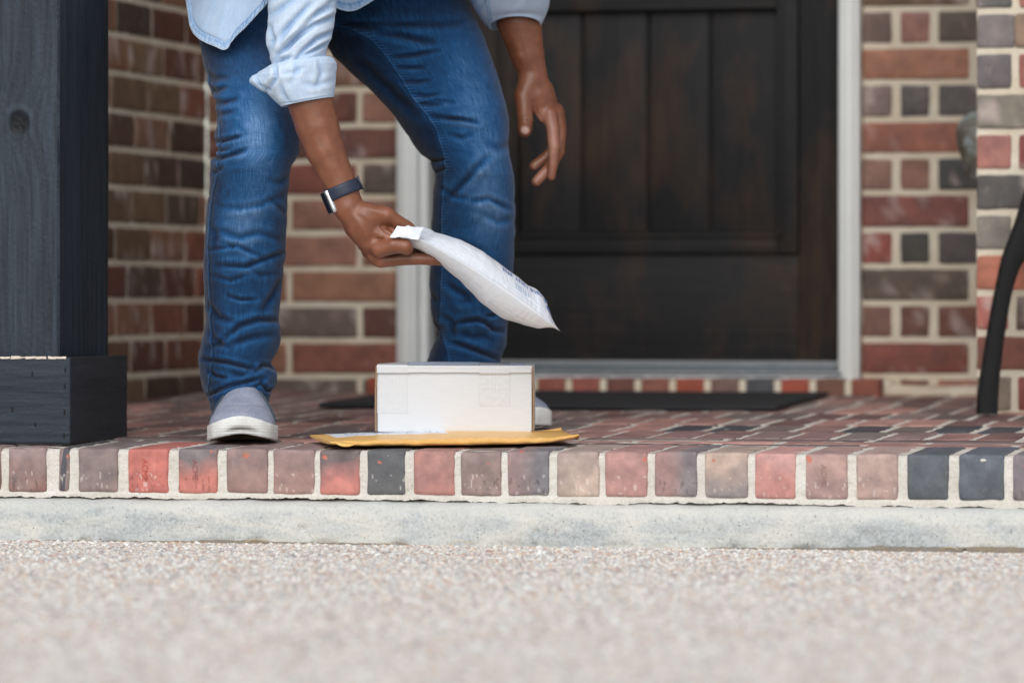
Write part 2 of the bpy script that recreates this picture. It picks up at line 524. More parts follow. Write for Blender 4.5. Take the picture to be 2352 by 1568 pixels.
# ------------------------------------------------------------------ porch: edge bricks, floor bricks, bed, concrete
EDGE = [(-60, 2, (150, 125, 120), (120, 80, 70)), (18, 106, (150, 124, 120), (140, 92, 80)), (133, 158, (138, 115, 108), (60, 66, 80)), (178, 270, (126, 112, 112), (138, 116, 110)),
        (293, 386, (205, 98, 80), (200, 90, 75)), (408, 499, (118, 108, 112), (206, 108, 90)), (519, 614, (146, 118, 114), (158, 118, 108)),
        (626, 722, (150, 120, 116), (164, 122, 112)), (733, 826, (104, 92, 94), (206, 112, 96)), (842, 930, (78, 86, 92), (84, 90, 94)),
        (949, 1044, (172, 116, 106), (192, 118, 104)), (1057, 1151, (140, 118, 112), (146, 120, 112)), (1165, 1261, (146, 118, 116), (112, 112, 120)),
        (1278, 1376, (172, 150, 138), (190, 166, 146)), (1389, 1487, (176, 124, 118), (190, 130, 120)), (1503, 1601, (164, 122, 118), (122, 114, 120)),
        (1618, 1718, (186, 160, 142), (134, 126, 128)), (1733, 1828, (206, 146, 138), (196, 122, 110)), (1850, 1947, (178, 140, 130), (168, 130, 124)),
        (1966, 2063, (182, 152, 140), (172, 138, 128)), (2083, 2180, (74, 88, 100), (62, 76, 86)), (2202, 2307, (80, 96, 114), (66, 80, 92)), (2326, 2430, (118, 112, 120), (122, 110, 112))]
porch_end = []
acc = Acc()
rr = random.Random(3)
ex = [(XY(a, 0.0), XY(b, 0.0), lin(c1), lin(c2)) for a, b, c1, c2 in EDGE]
xx = ex[-1][1] + 0.014
while xx < 2.6:
    c = lin(rr.choice([(150, 124, 120), (200, 120, 100), (90, 95, 100), (170, 140, 128)])); ex.append((xx, xx + 0.069, c, c)); xx += 0.083
xx = ex[0][0] - 0.014
while xx > -1.5:
    c = lin(rr.choice([(150, 124, 120), (200, 120, 100), (90, 95, 100), (170, 140, 128)])); ex.append((xx - 0.069, xx, c, c)); xx -= 0.083
for k, (x0, x1, c1, c2) in enumerate(ex):
    L = 0.244
    V, F = rbox(((x0 + x1) / 2, L / 2, -0.0375), ((x1 - x0) / 2, L / 2, 0.0375), 0.0055, (26, 8, 28))
    nz = fbm(V + k * 3.1, 28, 3, k)
    V[:, 1] += nz * 0.0012 + fbm(V, 8, 2, k + 90) * 0.0006
    V[:, 0] += fbm(V + 7, 40, 2, k + 5) * 0.0012
    V[:, 2] += fbm(V + 9, 25, 2, k + 8) * 0.0012 + SL * V[:, 1] + rr.uniform(-0.001, 0.001)
    # a sagging drag mark along the top arris on some bricks
    if rr.random() < 0.6:
        xc = rr.uniform(x0 + 0.015, x1 - 0.015)
        ring = np.exp(-((V[:, 0] - xc) / 0.016) ** 2) * np.exp(-((V[:, 1]) / 0.012) ** 2) * np.exp(-((V[:, 2] + 0.004) / 0.010) ** 2)
        V[:, 1] += ring * 0.004; V[:, 2] -= ring * 0.002
    t = np.clip(0.5 - (V[:, 2] + 0.037) * 16 + fbm(V, 20, 3, 40 + k) * 0.9, 0, 1)
    if k in (12, 15): t = np.clip((V[:, 0] - (x0 + x1) / 2) * 35 + 0.5 + fbm(V, 20, 3, 40 + k) * 0.5, 0, 1)
    if k == 2: t = (np.abs(V[:, 0] - (x0 + x1) / 2 - V[:, 2] * 0.1 - 0.004) < 0.005).astype(float)
    C = c1 * (1 - t[:, None]) + c2 * t[:, None]; C = (C.mean(1, keepdims=True) + (C - C.mean(1, keepdims=True)) * 0.74) * 1.0; C = C * 0.90 + 0.10 * np.array([0.40, 0.36, 0.33])
    C = C * (1 + 0.18 * fbm(V, 60, 3, 70 + k)[:, None])
    # chips showing the red body at corners
    ch = (fbm(V, 75, 2, 200 + k) > 0.64) & (V[:, 2] > -0.022) & (V[:, 1] < 0.02)
    C[ch] = lin((188, 116, 98))
    # white bloom: specks in vertical runs near the foot, bits of mortar smear at the sides
    run = (fbm(V * [1, 1, 0.3], 330, 2, 300 + k) > 0.50) & (V[:, 2] < -0.040)
    if rr.random() < 0.35: run[:] = False
    C[run] = C[run] * 0.55 + np.array([0.72, 0.67, 0.60]) * 0.45
    dk = (fbm(V * [1, 1, 0.3], 260, 2, 400 + k) > 0.45) & (V[:, 2] < -0.045)
    if rr.random() < 0.45: dk[:] = False
    C[dk] *= 0.65
    acc.add(V, F, C)

floor_pal = [(150, 96, 84), (168, 104, 88), (138, 92, 84), (126, 98, 92), (108, 84, 80), (182, 112, 92), (118, 100, 92), (140, 104, 94), (120, 76, 68)]
def fcol(dark=0.0):
    c = lin(rr.choice(floor_pal)); c = (c.mean() + (c - c.mean()) * 0.50) * rr.uniform(1.1, 1.45)
    return c * (1 - dark)
# three stretcher courses
y = 0.256
for row in range(3):
    x = -1.23 - rr.uniform(0, 0.2)
    while x < 2.6:
        c = fcol()
        V, F = box(max(x, -1.236), x + 0.243, y, y + 0.067, -0.05, fz(y + 0.03) + rr.uniform(-0.0015, 0.001), 0.004, (8, 3, 1))
        V[:, 2] += (V[:, 2] > -0.03) * (fbm(V, 30, 2, row) * 0.0012 + SL * (V[:, 1] - y - 0.03))
        tint = fbm(V, 14, 2, 33)[:, None]
        if x + 0.243 > -1.236: acc.add(V, F, np.clip(c * (1 + 0.3 * tint), 0, 1))
        x += 0.256
    y += 0.079
rows_y = [y]
while y < YW - 0.02:
    off = rr.uniform(0, 0.08)
    x = -1.236 - off
    y1 = min(y + 0.243, YW + 0.02)
    darkrow = rr.random()
    while x < 2.6:
        c = fcol()
        u = (x - 1.0)
        if abs(y - 0.75) < 0.14 and 0.1 < x < 1.3 and rr.random() < 0.55: c = lin((74, 76, 82))
        V, F = box(max(x, -1.236), x + 0.069, y, y1, -0.05, fz((y + y1) / 2) + rr.uniform(-0.0015, 0.0012), 0.004, (3, 8, 1))
        V[:, 2] += (V[:, 2] > -0.03) * (fbm(V, 30, 2, 5) * 0.0012 + SL * (V[:, 1] - (y + y1) / 2))
        if x + 0.069 > -1.236 + 0.005: acc.add(V, F, np.clip(c * (1 + 0.3 * fbm(V, 14, 2, 34)[:, None]), 0, 1))
        x += 0.082
    y += 0.256
nb = acc.n
# mortar bed of the floor, a sloping sheet a few mm below the brick tops
xs = np.arange(-1.236, 2.6, 0.006); ys = np.concatenate([np.arange(0.012, 0.6, 0.006), np.arange(0.6, YW + 0.02, 0.012)])
XX, YY = np.meshgrid(xs, ys, indexing='ij')
G = np.stack([XX, YY, SL * YY - 0.0022], -1)
G[..., 2] += fbm(G, 60, 3, 3) * 0.0022
acc.add(G.reshape(-1, 3), gridF(len(xs), len(ys))[:, ::-1], None, 1)
# mortar face of the edge course: nearly flush, smeared over the arrises here and there
xs = np.arange(-1.5, 2.6, 0.0022); zs = np.arange(-0.0850, -0.0005, 0.0018)
XX, ZZ = np.meshgrid(xs, zs, indexing='ij')
G = np.stack([XX, np.full_like(XX, 0.0042), ZZ], -1)
G[..., 1] += fbm(G, 55, 3, 8) * 0.0022 + fbm(G, 300, 2, 9) * 0.0006
G[..., 1] += np.clip((ZZ + 0.010) / 0.010, 0, 1) ** 2 * 0.014
low = np.clip((-0.074 - ZZ) / 0.004, 0, 1)
G[..., 1] -= low * 0.003
bot = fbm(np.stack([XX, XX * 0, XX * 0], -1), 22, 5, 19) * 0.0060 + np.abs(fbm(np.stack([XX, XX * 0, XX * 0], -1), 90, 2, 29)) * 0.003
G[..., 2] += np.clip((-0.078 - ZZ) / 0.008, 0, 1) * bot
acc.add(G.reshape(-1, 3), gridF(len(xs), len(zs)), None, 2)
struct(acc.build('porch_floor', [BRICK, MORT_FL, MORT_F]))

# concrete footing of the step
prof = [(0.05, -0.0835), (0.012, -0.0845), (0.004, -0.0868), (-0.004, -0.0885), (-0.013, -0.0925), (-0.018, -0.099), (-0.0195, -0.108)] + [(-0.021 - 0.0015 * k / 14, -0.108 - 0.056 * k / 14) for k in range(1, 15)]
xs = np.arange(-1.6, 2.7, 0.0035)
PY = np.array([p[0] for p in prof]); PZ = np.array([p[1] for p in prof])
G = np.zeros((len(xs), len(prof), 3)); G[..., 0] = xs[:, None]; G[..., 1] = PY; G[..., 2] = PZ
nn_ = fbm(G, 14, 3, 21) * 0.0030 + fbm(G, 60, 4, 22) * 0.0026
G[..., 1] -= nn_ * np.clip((0.02 - PY) / 0.02, 0, 1)
G[..., 2] += fbm(G, 22, 3, 23) * 0.0025 * np.exp(-((PZ + 0.09) / 0.012) ** 2)
# honeycomb pits and a broken foot
pit = fbm(G, 45, 3, 24); G[..., 1] += np.clip(pit - 0.42, 0, 1) * 0.02
foot = np.clip((-0.146 - PZ) / 0.010, 0, 1) * np.clip(fbm(np.stack([G[..., 0], G[..., 0] * 0, G[..., 0] * 0], -1), 16, 4, 25), 0, 1) * 0.6
G[..., 1] += foot * 0.02
struct(mk('concrete_step', G.reshape(-1, 3), gridF(len(xs), len(prof))[:, ::-1], CONC, col=np.full((G.shape[0] * G.shape[1], 3), 0.5)))

# ------------------------------------------------------------------ the house
house = thing('brick_house', (0, YW, 0), 'red and grey brick house front with a dark plank door and white trim', 'house')
wall_pal = [(140, 74, 60), (126, 62, 52), (112, 66, 60), (150, 90, 70), (104, 84, 78), (132, 86, 80), (92, 82, 84), (120, 70, 52), (146, 82, 74), (110, 92, 78), (134, 70, 58)]
def calm(c, k=0.66):
    c = np.array(c); g_ = c.mean(); return (g_ + (c - g_) * k) * np.array([1.04, 1.0, 0.90])
def wcol(pal=None): return calm(lin(rr.choice(pal or wall_pal))) * rr.uniform(0.85, 1.55)

def wall(name, org, dx, length, z0, z1, zref, pattern, pal=None, thick=0.10, nrm=None, clip=None):
    """bricks from org along dx (unit), facing nrm"""
    a = Acc(); dx = np.array(dx, float); nrm = np.array(nrm, float); org = np.array(org, float)
    pitch = 0.0792
    kmin = int(math.floor((z0 - zref) / pitch)); kmax = int(math.ceil((z1 - zref) / pitch))
    for k in range(kmin, kmax):
        zb = zref + k * pitch
        for (a0, a1, cc) in pattern(k, length):
            a0, a1 = max(a0, 0), min(a1, length)
            if a1 - a0 < 0.012: continue
            lo, hi = max(zb, z0), min(zb + 0.0665, z1)
            if hi - lo < 0.012: continue
            V, F = rbox((0, 0, 0), ((a1 - a0) / 2, 0.03, (hi - lo) / 2), 0.005, (max(2, int((a1 - a0) / 0.016)), 1, 4))
            C = (calm(cc) if cc is not None else wcol(pal))
            j = fbm(V + rr.random() * 50, 22, 3, 3)
            V[:, 1] += fbm(V + rr.random() * 50, 30, 2, 4) * 0.0015 + rr.uniform(-0.0015, 0.0015)
            V[:, 0] += fbm(V + rr.random() * 50, 45, 2, 6) * 0.0018; V[:, 2] += fbm(V + rr.random() * 50, 45, 2, 7) * 0.0018
            V3 = org + dx * (V[:, :1] + (a0 + a1) / 2) - nrm * (V[:, 1:2] * 1.0 + 0.03 - 0.001)
            V3[:, 2] = V[:, 2] + (lo + hi) / 2
            # det sign
            if np.dot(np.cross(dx, -nrm), (0, 0, 1)) < 0: F = F[:, ::-1]
            cv = C * (1 + 0.30 * j[:, None])
            bl = np.clip(fbm(V * [1, 1, 0.5] + rr.random() * 50, 35, 3, 8) - 0.18, 0, 1)[:, None] * 2.2
            if rr.random() < 0.6: cv = cv * (1 - np.clip(bl, 0, 0.65)) + np.array([0.50, 0.43, 0.40]) * np.clip(bl, 0, 0.65)
            a.add(V3, F, np.clip(cv, 0, 1))
    # mortar slab
    us = np.linspace(0, length, max(2, int(length / 0.02))); zs_ = np.linspace(z0, z1, int((z1 - z0) / 0.02))
    U, Z = np.meshgrid(us, zs_, indexing='ij')
    G = org + dx * U[..., None] - nrm * 0.0035
    G = np.array(G); G[..., 2] = Z
    G += nrm * (fbm(G, 40, 3, 12) * 0.0018)[..., None]
    F = gridF(len(us), len(zs_))
    if np.dot(np.cross(dx, (0, 0, 1)), nrm) < 0: F = F[:, ::-1]
    a.add(G.reshape(-1, 3), F[:, ::-1] if False else F, None, 1)
    b0 = org - nrm * thick; b1 = org + dx * length - nrm * thick
    V = []
    for p in (b0, b1): V += [(p[0], p[1], z0), (p[0], p[1], z1)]
    for p in (org - nrm * 0.006, org + dx * length - nrm * 0.006): V += [(p[0], p[1], z0), (p[0], p[1], z1)]
    a.add(V, [(0, 1, 3, 2), (0, 4, 5, 1), (2, 3, 7, 6), (1, 5, 7, 3)], None, 1)
    return a.build(name, [BRICK, MORT_W], house)

ZT = 4.6
def bond_left(k, L):      # left return: running bond
    out = []; x = -0.256 + (0.128 if k % 2 else 0) + 0.03 * math.sin(k * 2.3)
    while x < L: out.append((x, x + 0.243, None)); x += 0.256
    return out
def bond_mid(k, L):       # between corner and door casing: alternate courses
    h = L
    if k % 2 == 0: segs = [(h - 0.244, h), (h - 0.244 - 0.256, h - 0.256)]
    else: segs = [(h - 0.082, h - 0.004), (h - 0.082 - 0.013 - 0.243, h - 0.095), (h - 0.60, h - 0.351)]
    return [(a, b, None) for a, b in segs]
def bond_right(k, L):
    if k % 2 == 0: return [(0.0, 0.231, RC.get(k)), (0.30, 0.36, None)]
    c = RC.get(k, (None, None, None))
    return [(0.0, 0.064, c[0]), (0.083, 0.146, c[1]), (0.165, 0.36, c[2])]
# course reference: the course whose foot is at photograph y = 858 on the right part
zr = float(WY(2100, 858, YW)[2]); zp = 0.0792
def L3(*c): return tuple(lin(x) for x in c)
RC = {0: lin((132, 66, 56)), 1: L3((134, 92, 84), (116, 74, 66), (128, 76, 62)), 2: lin((98, 84, 76)), 3: L3((156, 68, 58), (72, 74, 74), (88, 84, 90)),
      4: lin((134, 72, 70)), 5: L3((150, 108, 96), (146, 100, 88), (74, 78, 84)), 6: lin((158, 90, 72)), 7: L3((132, 112, 114), (94, 92, 98), (96, 94, 100)),
      8: lin((170, 110, 84)), 9: L3((122, 100, 96), (162, 108, 104), (102, 90, 84)), 10: lin((120, 92, 76))}
xl_out, xl_in, xr_in, xr_out = XY(915, YW), XY(965, YW), XY(1928, YW), XY(1980, YW)
XL = XY(476, YW)                # corner with the left return
XP = XY(2243, 1.61); YP = 1.61  # projecting pier
wall('wall', (xr_out, YW, 0), (1, 0, 0), XP - xr_out + 0.02, 0.03, ZT, zr, bond_right, nrm=(0, -1, 0))
midpal = [(130, 70, 58), (140, 92, 76), (112, 66, 58), (126, 98, 90), (120, 60, 50), (96, 82, 78), (132, 88, 64)]
wall('wall', (XL, YW, 0), (1, 0, 0), xl_out - XL, 0.03, ZT, zr - 0.004, bond_mid, pal=midpal, nrm=(0, -1, 0))
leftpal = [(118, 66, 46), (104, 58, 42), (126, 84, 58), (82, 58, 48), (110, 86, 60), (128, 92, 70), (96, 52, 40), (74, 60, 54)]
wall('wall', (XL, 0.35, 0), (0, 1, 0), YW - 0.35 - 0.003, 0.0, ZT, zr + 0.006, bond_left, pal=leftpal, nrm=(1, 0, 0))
pierpal = [(150, 84, 76), (120, 116, 112), (104, 104, 112), (188, 110, 84), (172, 112, 104), (112, 100, 100), (150, 66, 62), (138, 124, 112)]
def bond_pier(k, L):
    PC = {9: [(0, 0.069, (96, 98, 104)), (0.084, 0.147, (176, 108, 96))], 8: [(0, 0.075, (122, 116, 124)), (0.075, 0.24, (150, 124, 104))], 7: [(0, 0.068, (110, 106, 116)), (0.083, 0.3, (170, 92, 84))],
          6: [(0, 0.24, (128, 124, 118))], 5: [(0, 0.068, (170, 104, 98)), (0.083, 0.3, (150, 60, 58))], 4: [(0, 0.24, (88, 88, 92))], 3: [(0, 0.068, (128, 126, 122)), (0.083, 0.3, (150, 100, 90))],
          2: [(0, 0.24, (190, 104, 76))], 1: [(0, 0.062, (184, 92, 82)), (0.078, 0.3, (110, 88, 86))], 0: [(0, 0.24, (140, 78, 66))]}
    out = [(a, b, lin(c)) for a, b, c in PC.get(k, [(0, 0.24 if k % 2 == 0 else 0.068, rr.choice(pierpal))])]
    x = out[-1][1] + 0.014
    while x < L: out.append((x, x + 0.243, None)); x += 0.257
    return out
zpier = float(WY(2300, 850, YP)[2])
wall('wall', (XP, YP, 0), (1, 0, 0), 1.9, 0.0, ZT, zpier, bond_pier, pal=pierpal, nrm=(0, -1, 0))
wall('wall', (XP, YW, 0), (0, -1, 0), YW - YP - 0.006, 0.03, ZT, zr, bond_left, nrm=(-1, 0, 0))

# porch roof out of view (soffit, fascia), height raised to admit more light
a = Acc()
a.add(*box(-3.5, 3.5, -0.45, 2.9, ZT + 0.004, ZT + 0.05, 0.004))
a.add(*box(-3.5, 3.5, -0.49, -0.455, ZT - 0.06, ZT + 0.2, 0.004))
a.add(*box(-3.5, 3.5, -0.45, 2.9, ZT + 0.054, ZT + 0.2, 0.004))
a.build('roof', TRIM, house)

# casing (brick mould) and jambs
a = Acc()
zc0 = 0.055
for x0, x1 in ((xl_out, xl_in), (xr_in, xr_out)):
    a.add(*box(x0 + 0.001, x1 - 0.001, YW - 0.030, YW + 0.03, zc0 + 0.012, 2.15, 0.008, (2, 1, 4)))
    a.add(*box(x0 + 0.013, x1 - 0.012, YW - 0.038, YW - 0.0295, zc0 + 0.02, 2.15, 0.004, (2, 1, 4)))
a.add(*box(xl_in + 0.001, xl_in + 0.020, YW - 0.012, YW + 0.11, zc0 + 0.03, 2.1, 0.002))
a.add(*box(xr_in - 0.003, xr_in - 0.001, YW + 0.002, YW + 0.11, zc0 + 0.03, 2.1, 0.0005))
a.add(*box(xl_out, xr_out, YW - 0.03, YW + 0.1, 2.152, 2.22, 0.004))
a.build('door_casing', TRIM, house)

# door leaf
dY = YW + 0.055
zd0 = float(WY(1500, 829, dY)[2]); zd1 = 2.1
pxl, pxr = XY(1192, dY), XY(1788, dY)
pz0, pz1 = float(WY(1500, 536, dY)[2]), float(WY(1500, 24, dY)[2])
dl, dr = xl_in + 0.021, xr_in - 0.0035
door = mk('door', *box(dl, dr, dY + 0.02, dY + 0.045, zd0, zd1, 0.001), DOORW, house, smooth=False)
a = Acc()
a.add(*box(dl, pxl - 0.045, dY, dY + 0.0195, zd0, zd1, 0.002)); a.add(*box(pxr + 0.045, dr, dY, dY + 0.0195, zd0, zd1, 0.002))
o = a.build('door_stile', DOORW, door)
a = Acc()
a.add(*box(pxl - 0.0445, pxr + 0.0445, dY + 0.0005, dY + 0.0195, zd0, pz0 - 0.045, 0.002))
a.build('door_rail', DOORH, door)
mk('door_rail', *box(pxl - 0.0445, pxr + 0.0445, dY + 0.0005, dY + 0.0195, pz1 + 0.045, pz1 + 0.22, 0.002), DOORH, door)
a = Acc()     # moulding round the panel, stepped
def frame(a, x0, x1, z0, z1, w_, y0, y1):
    a.add(*box(x0 - w_, x0, y0, y1, z0 - w_, z1 + w_, 0.002)); a.add(*box(x1, x1 + w_, y0, y1, z0 - w_, z1 + w_, 0.002))
    a.add(*box(x0 + 0.0005, x1 - 0.0005, y0, y1, z0 - w_, z0, 0.002)); a.add(*box(x0 + 0.0005, x1 - 0.0005, y0, y1, z1, z1 + w_, 0.002))
frame(a, pxl, pxr, pz0, pz1, 0.044, dY - 0.010, dY + 0.019)
frame(a, pxl + 0.0005, pxr - 0.0005, pz0 + 0.0005, pz1 - 0.0005, 0.010, dY - 0.016, dY - 0.0105)
a.build('panel_moulding', DOORH, door)
gx = [pxl + 0.001] + [XY(p, dY) for p in (1337, 1489, 1632)] + [pxr - 0.001]
for i in range(4):
    mk('plank', *box(gx[i] + (0.004 if i else 0), gx[i + 1] - (0.004 if i < 3 else 0), dY + 0.006, dY + 0.019, pz0 + 0.001, pz1 - 0.001, 0.003), DOORW, door, smooth=True)
# more of the door above the frame: upper panel
mk('upper_panel', *box(pxl - 0.04, pxr + 0.04, dY + 0.004, dY + 0.019, pz1 + 0.223, zd1 - 0.12, 0.004), DOORW, door)
bpy.context.view_layer.update()

# threshold and brick sill
zs1 = float(WY(1500, 863, YW)[2])
a = Acc()
a.add(*box(xl_in + 0.002, xr_in - 0.002, YW - 0.02, dY + 0.05, zs1 + 0.012, zd0 - 0.012, 0.003))
a.add(*box(xl_in + 0.002, xr_in - 0.002, YW + 0.01, dY + 0.05, zd0 - 0.0115, zd0 - 0.002, 0.003))
a.add(*box(xl_in - 0.02, xr_in + 0.01, YW - 0.032, YW + 0.02, zs1 + 0.0005, zs1 + 0.0115, 0.003))
a.build('threshold', ALU, house)
a = Acc()
x = xl_out - 0.05
sc_ = [(150, 78, 58), (118, 96, 88), (78, 80, 84), (160, 82, 64), (116, 84, 70), (140, 84, 70), (150, 88, 76), (112, 74, 66), (140, 92, 80)]
k = 0
while x < xr_out + 0.02:
    a.add(*box(x, x + 0.061, YW - 0.085, YW + 0.05, fz(YW) - 0.03, zs1 - 0.004 + rr.uniform(-0.001, 0.001), 0.004, (2, 3, 2)), lin(sc_[k % 9])); x += 0.0765; k += 1
V, F = box(xl_out - 0.05, x - 0.02, YW - 0.078, YW + 0.05, fz(YW) - 0.03, zs1 - 0.007, 0.004)
a.add(V, F, None, 1)
a.build('brick_sill', [BRICK, MORT_W], house)

# mortar smear heaped where the right wall meets the floor
a = Acc()
for px_, py_, sx, sz_ in ((2000, 893, 0.05, 0.020), (2060, 900, 0.09, 0.014), (2150, 901, 0.09, 0.013), (2225, 902, 0.05, 0.014)):
    c = WY(px_, py_, YW - 0.01)
    V, F = rbox(c, (sx, 0.018, sz_), 0.012, (6, 2, 2)); V += fbm(V, 40, 3, 5)[:, None] * 0.006
    a.add(V, F, None, 0)
a.build('mortar_fillet', [MORT_W], house)

# ornament fixed at the inside corner of the pier
M = Mat('mottled_glaze', 0.22)
p_ = M.pos()
M.col(M.ramp(M.noise(p_, 26, 5, 0.7), [(0.3, (0.05, 0.045, 0.03)), (0.5, (0.16, 0.15, 0.12)), (0.62, (0.30, 0.36, 0.36)), (0.75, (0.09, 0.12, 0.10))]))
M.bump(M.noise(p_, 60, 3), 0.6, 0.004)
th = np.linspace(0, np.pi * 2, 40, endpoint=False); ph = np.linspace(-np.pi / 2, np.pi / 2, 24)
PH, TH = np.meshgrid(ph, th, indexing='ij')
V = np.stack([np.cos(PH) * np.cos(TH) * 0.046 * (1 - 0.25 * np.sin(PH) * -1), np.cos(PH) * np.sin(TH) * 0.05, np.sin(PH) * 0.074], -1)
V += fbm(V, 22, 2, 2)[..., None] * 0.005
zo = float(WY(2225, 335, 2.0)[2])
orn = mk('wall_planter', V.reshape(-1, 3) + np.array([XP - 0.040, 2.0, zo]), gridF(24, 40, True), M.m)
tag(orn, 'mottled brown and grey glazed pot hanging at the inner corner of the brick pier', 'planter')

# ------------------------------------------------------------------ doormat
z0 = fz(1.6)
M = Mat('black_rubber_mat', 0.85)
M.col(M.mix(M.mr(M.noise(M.pos(), 300, 2), 0.3, 0.7), (0.010, 0.011, 0.013), (0.028, 0.030, 0.034)))
M.bump(M.noise(M.pos(), 500, 2), 0.8, 0.002)
V, F = rbox((0, 0, 0), (0.47, 0.345, 0.005), 0.003, (40, 30, 1))
V[:, 2] += fbm(V, 4, 2, 3) * 0.0015
V += np.array([-0.287, 1.945, 0]); V[:, 2] += SL * V[:, 1] + 0.0065
tag(mk('doormat', V, F, M.m), 'flat black doormat lying on the porch bricks before the door', 'doormat')

# ------------------------------------------------------------------ porch post
BC = WY(160, 1020, 0.075)
xc, yc = BC[0], 0.075
PS = 0.285                      # base block side
def px_of(P):
    P = np.asarray(P, float) - CAM
    return 1176 + FPX * (P @ RGT) / (P @ FWD)
def py_of(P):
    P = np.asarray(P, float); d = (P - CAM) @ FWD
    return HOR + FPX * (CAM[2] - P[..., 2]) / d
zb0 = float(BC[2]); zb1 = float(WY(160, 820, yc)[2])
def y_at(x, px):
    lo, hi = yc, yc + 2.0
    for _ in range(50):
        m = (lo + hi) / 2
        if px_of(np.array([x, m, 0.0])) < px: lo = m
        else: hi = m
    return lo
PSY = y_at(xc, 293) - yc        # plinth depth
SY1 = y_at(xc - 0.027, 250)     # back of the shaft
post = thing('porch_post', (xc - PS / 2, yc + PS / 2, zb0), 'blue black stained timber porch post on a boxed plinth', 'post')
t_ = 0.027
# shaft with grain relief and a knot on its front face
def shaft():
    x0, x1, y0, y1 = xc - PS + t_, xc - t_, yc + t_, SY1
    # corners rounded by 3 mm; fine grid on the front and right faces
    zs = np.arange(zb0 + 0.01, 1.25, 0.0035)
    us = np.arange(0, x1 - x0 + 1e-6, 0.0033)
    U, Z = np.meshgrid(us, zs, indexing='ij')
    G = np.stack([x0 + U, np.full_like(U, y0), Z], -1)
    kx, kz = float(WY(44, 284, y0)[0]), float(WY(44, 284, y0)[2])
    dxk, dzk = G[..., 0] - kx, G[..., 2] - kz
    rk = np.sqrt((dxk / 1.0) ** 2 + (dzk / 1.15) ** 2)
    warp = 0.05 * np.exp(-(rk / 0.05) ** 2)
    Q = np.stack([G[..., 0] * 260 + dxk * 0 , G[..., 2] * 9 + 0 * Z, Z * 0], -1)
    gr = fbm(Q + np.stack([np.exp(-(rk / 0.06) ** 2) * 8, Z * 0, Z * 0], -1), 1, 2, 3)
    fuzz = fbm(G, 420, 2, 5)
    disp = gr * 0.0012 + fuzz * 0.0012
    disp += -0.0045 * np.exp(-((rk - 0.0) / 0.016) ** 4) + 0.002 * np.exp(-(rk / 0.008) ** 2) * fuzz * 3 + 0.0022 * np.exp(-((rk - 0.0215) / 0.004) ** 2) + 0.001 * np.cos(rk * 900) * np.exp(-(rk / 0.03) ** 2)
    for (sx, sz, l) in ((2, 205, 0.03), (12, 190, 0.035), (22, 200, 0.025), (-8, 215, 0.03)):
        q = WY(sx, sz, y0)
        disp += -0.003 * np.exp(-((G[..., 0] - q[0] - (G[..., 2] - q[2]) * 0.12) / 0.0016) ** 2) * np.exp(-((G[..., 2] - q[2]) / l) ** 2)
    edge = np.clip(1 - np.minimum(U, (x1 - x0) - U) / 0.004, 0, 1)
    G[..., 1] = y0 - disp + edge ** 2 * 0.003
    a = Acc()
    kc_ = 0.5 * (1 - 0.9 * np.exp(-(rk / 0.019) ** 4) + 0.35 * np.exp(-((rk - 0.026) / 0.004) ** 2)) * (1 + 0.5 * np.clip(gr, -1, 1))
    a.add(G.reshape(-1, 3), gridF(len(us), len(zs))[:, ::-1], np.repeat(kc_.reshape(-1, 1), 3, 1))
    us = np.arange(0, y1 - y0 + 1e-6, 0.0033)
    U, Z = np.meshgrid(us, zs, indexing='ij')
    G2 = np.stack([np.full_like(U, x1), y0 + U, Z], -1)
    gr = fbm(np.stack([U * 160, Z * 5, Z * 0], -1), 1, 3, 13)
    crack = np.exp(-((U - 0.13 - 0.012 * np.sin(Z * 7) - 0.004 * fbm(G2, 20, 2, 7)) / 0.0022) ** 2) * np.clip(fbm(np.stack([Z * 0, Z * 3, Z * 0], -1), 1, 2, 9) + 0.4, 0, 1)
    crack2 = np.exp(-((U - 0.165 - 0.01 * np.sin(Z * 5 + 1)) / 0.002) ** 2) * np.clip(fbm(np.stack([Z * 0, Z * 4, Z * 0], -1), 1, 2, 19) + 0.2, 0, 1)
    G2[..., 0] = x1 + gr * 0.0016 + fbm(G2, 380, 2, 5) * 0.0005 - crack * 0.006 - crack2 * 0.004 - np.clip(1 - np.minimum(U, (y1 - y0) - U) / 0.004, 0, 1) ** 2 * 0.003
    a.add(G2.reshape(-1, 3), gridF(len(us), len(zs))[:, ::-1])
    a.add(*box(x0, x1 - 0.004, y0 + 0.006, y1, zb0 + 0.01, ZT - 0.002, 0.003))
    a.add(*box(x0, x1, y0, y1, 1.252, ZT - 0.002, 0.003))
    return a
shaft().build('post_shaft', WOOD_V, post)
# plinth boards: front, right side, back, left
def board(u0, u1, name, face, m, seed, notch=0.0):
    us = np.arange(0, u1 - u0 + 1e-6, 0.003); zs = np.arange(zb0, zb1 + 1e-6, 0.0022)
    U, Z = np.meshgrid(us, zs, indexing='ij')
    g1 = fbm(np.stack([U * 9, (Z - 0.25 * np.exp(-((U - 0.02) / 0.2) ** 2) * (Z - zb0 - 0.055)) * 190, U * 0], -1), 1, 3, seed)
    fz_ = fbm(np.stack([U, Z, U * 0], -1), 400, 2, seed + 4)
    d = g1 * 0.0009 + fz_ * 0.0004
    e = np.clip(1 - np.minimum(np.minimum(U, (u1 - u0) - U), np.minimum(Z - zb0, zb1 - Z)) / 0.003, 0, 1)
    Zd = Z + (e * fbm(np.stack([U, Z, U * 0], -1), 60, 2, seed + 9)) * 0.0012 * (Z > (zb0 + zb1) / 2)
    if face == 'front': G = np.stack([u0 + U, yc - d + e ** 2 * 0.002, Zd], -1)
    else: G = np.stack([xc + d - e ** 2 * 0.002, u0 + U, Zd], -1)
    return G, gridF(len(us), len(zs))[:, ::-1]
a = Acc()
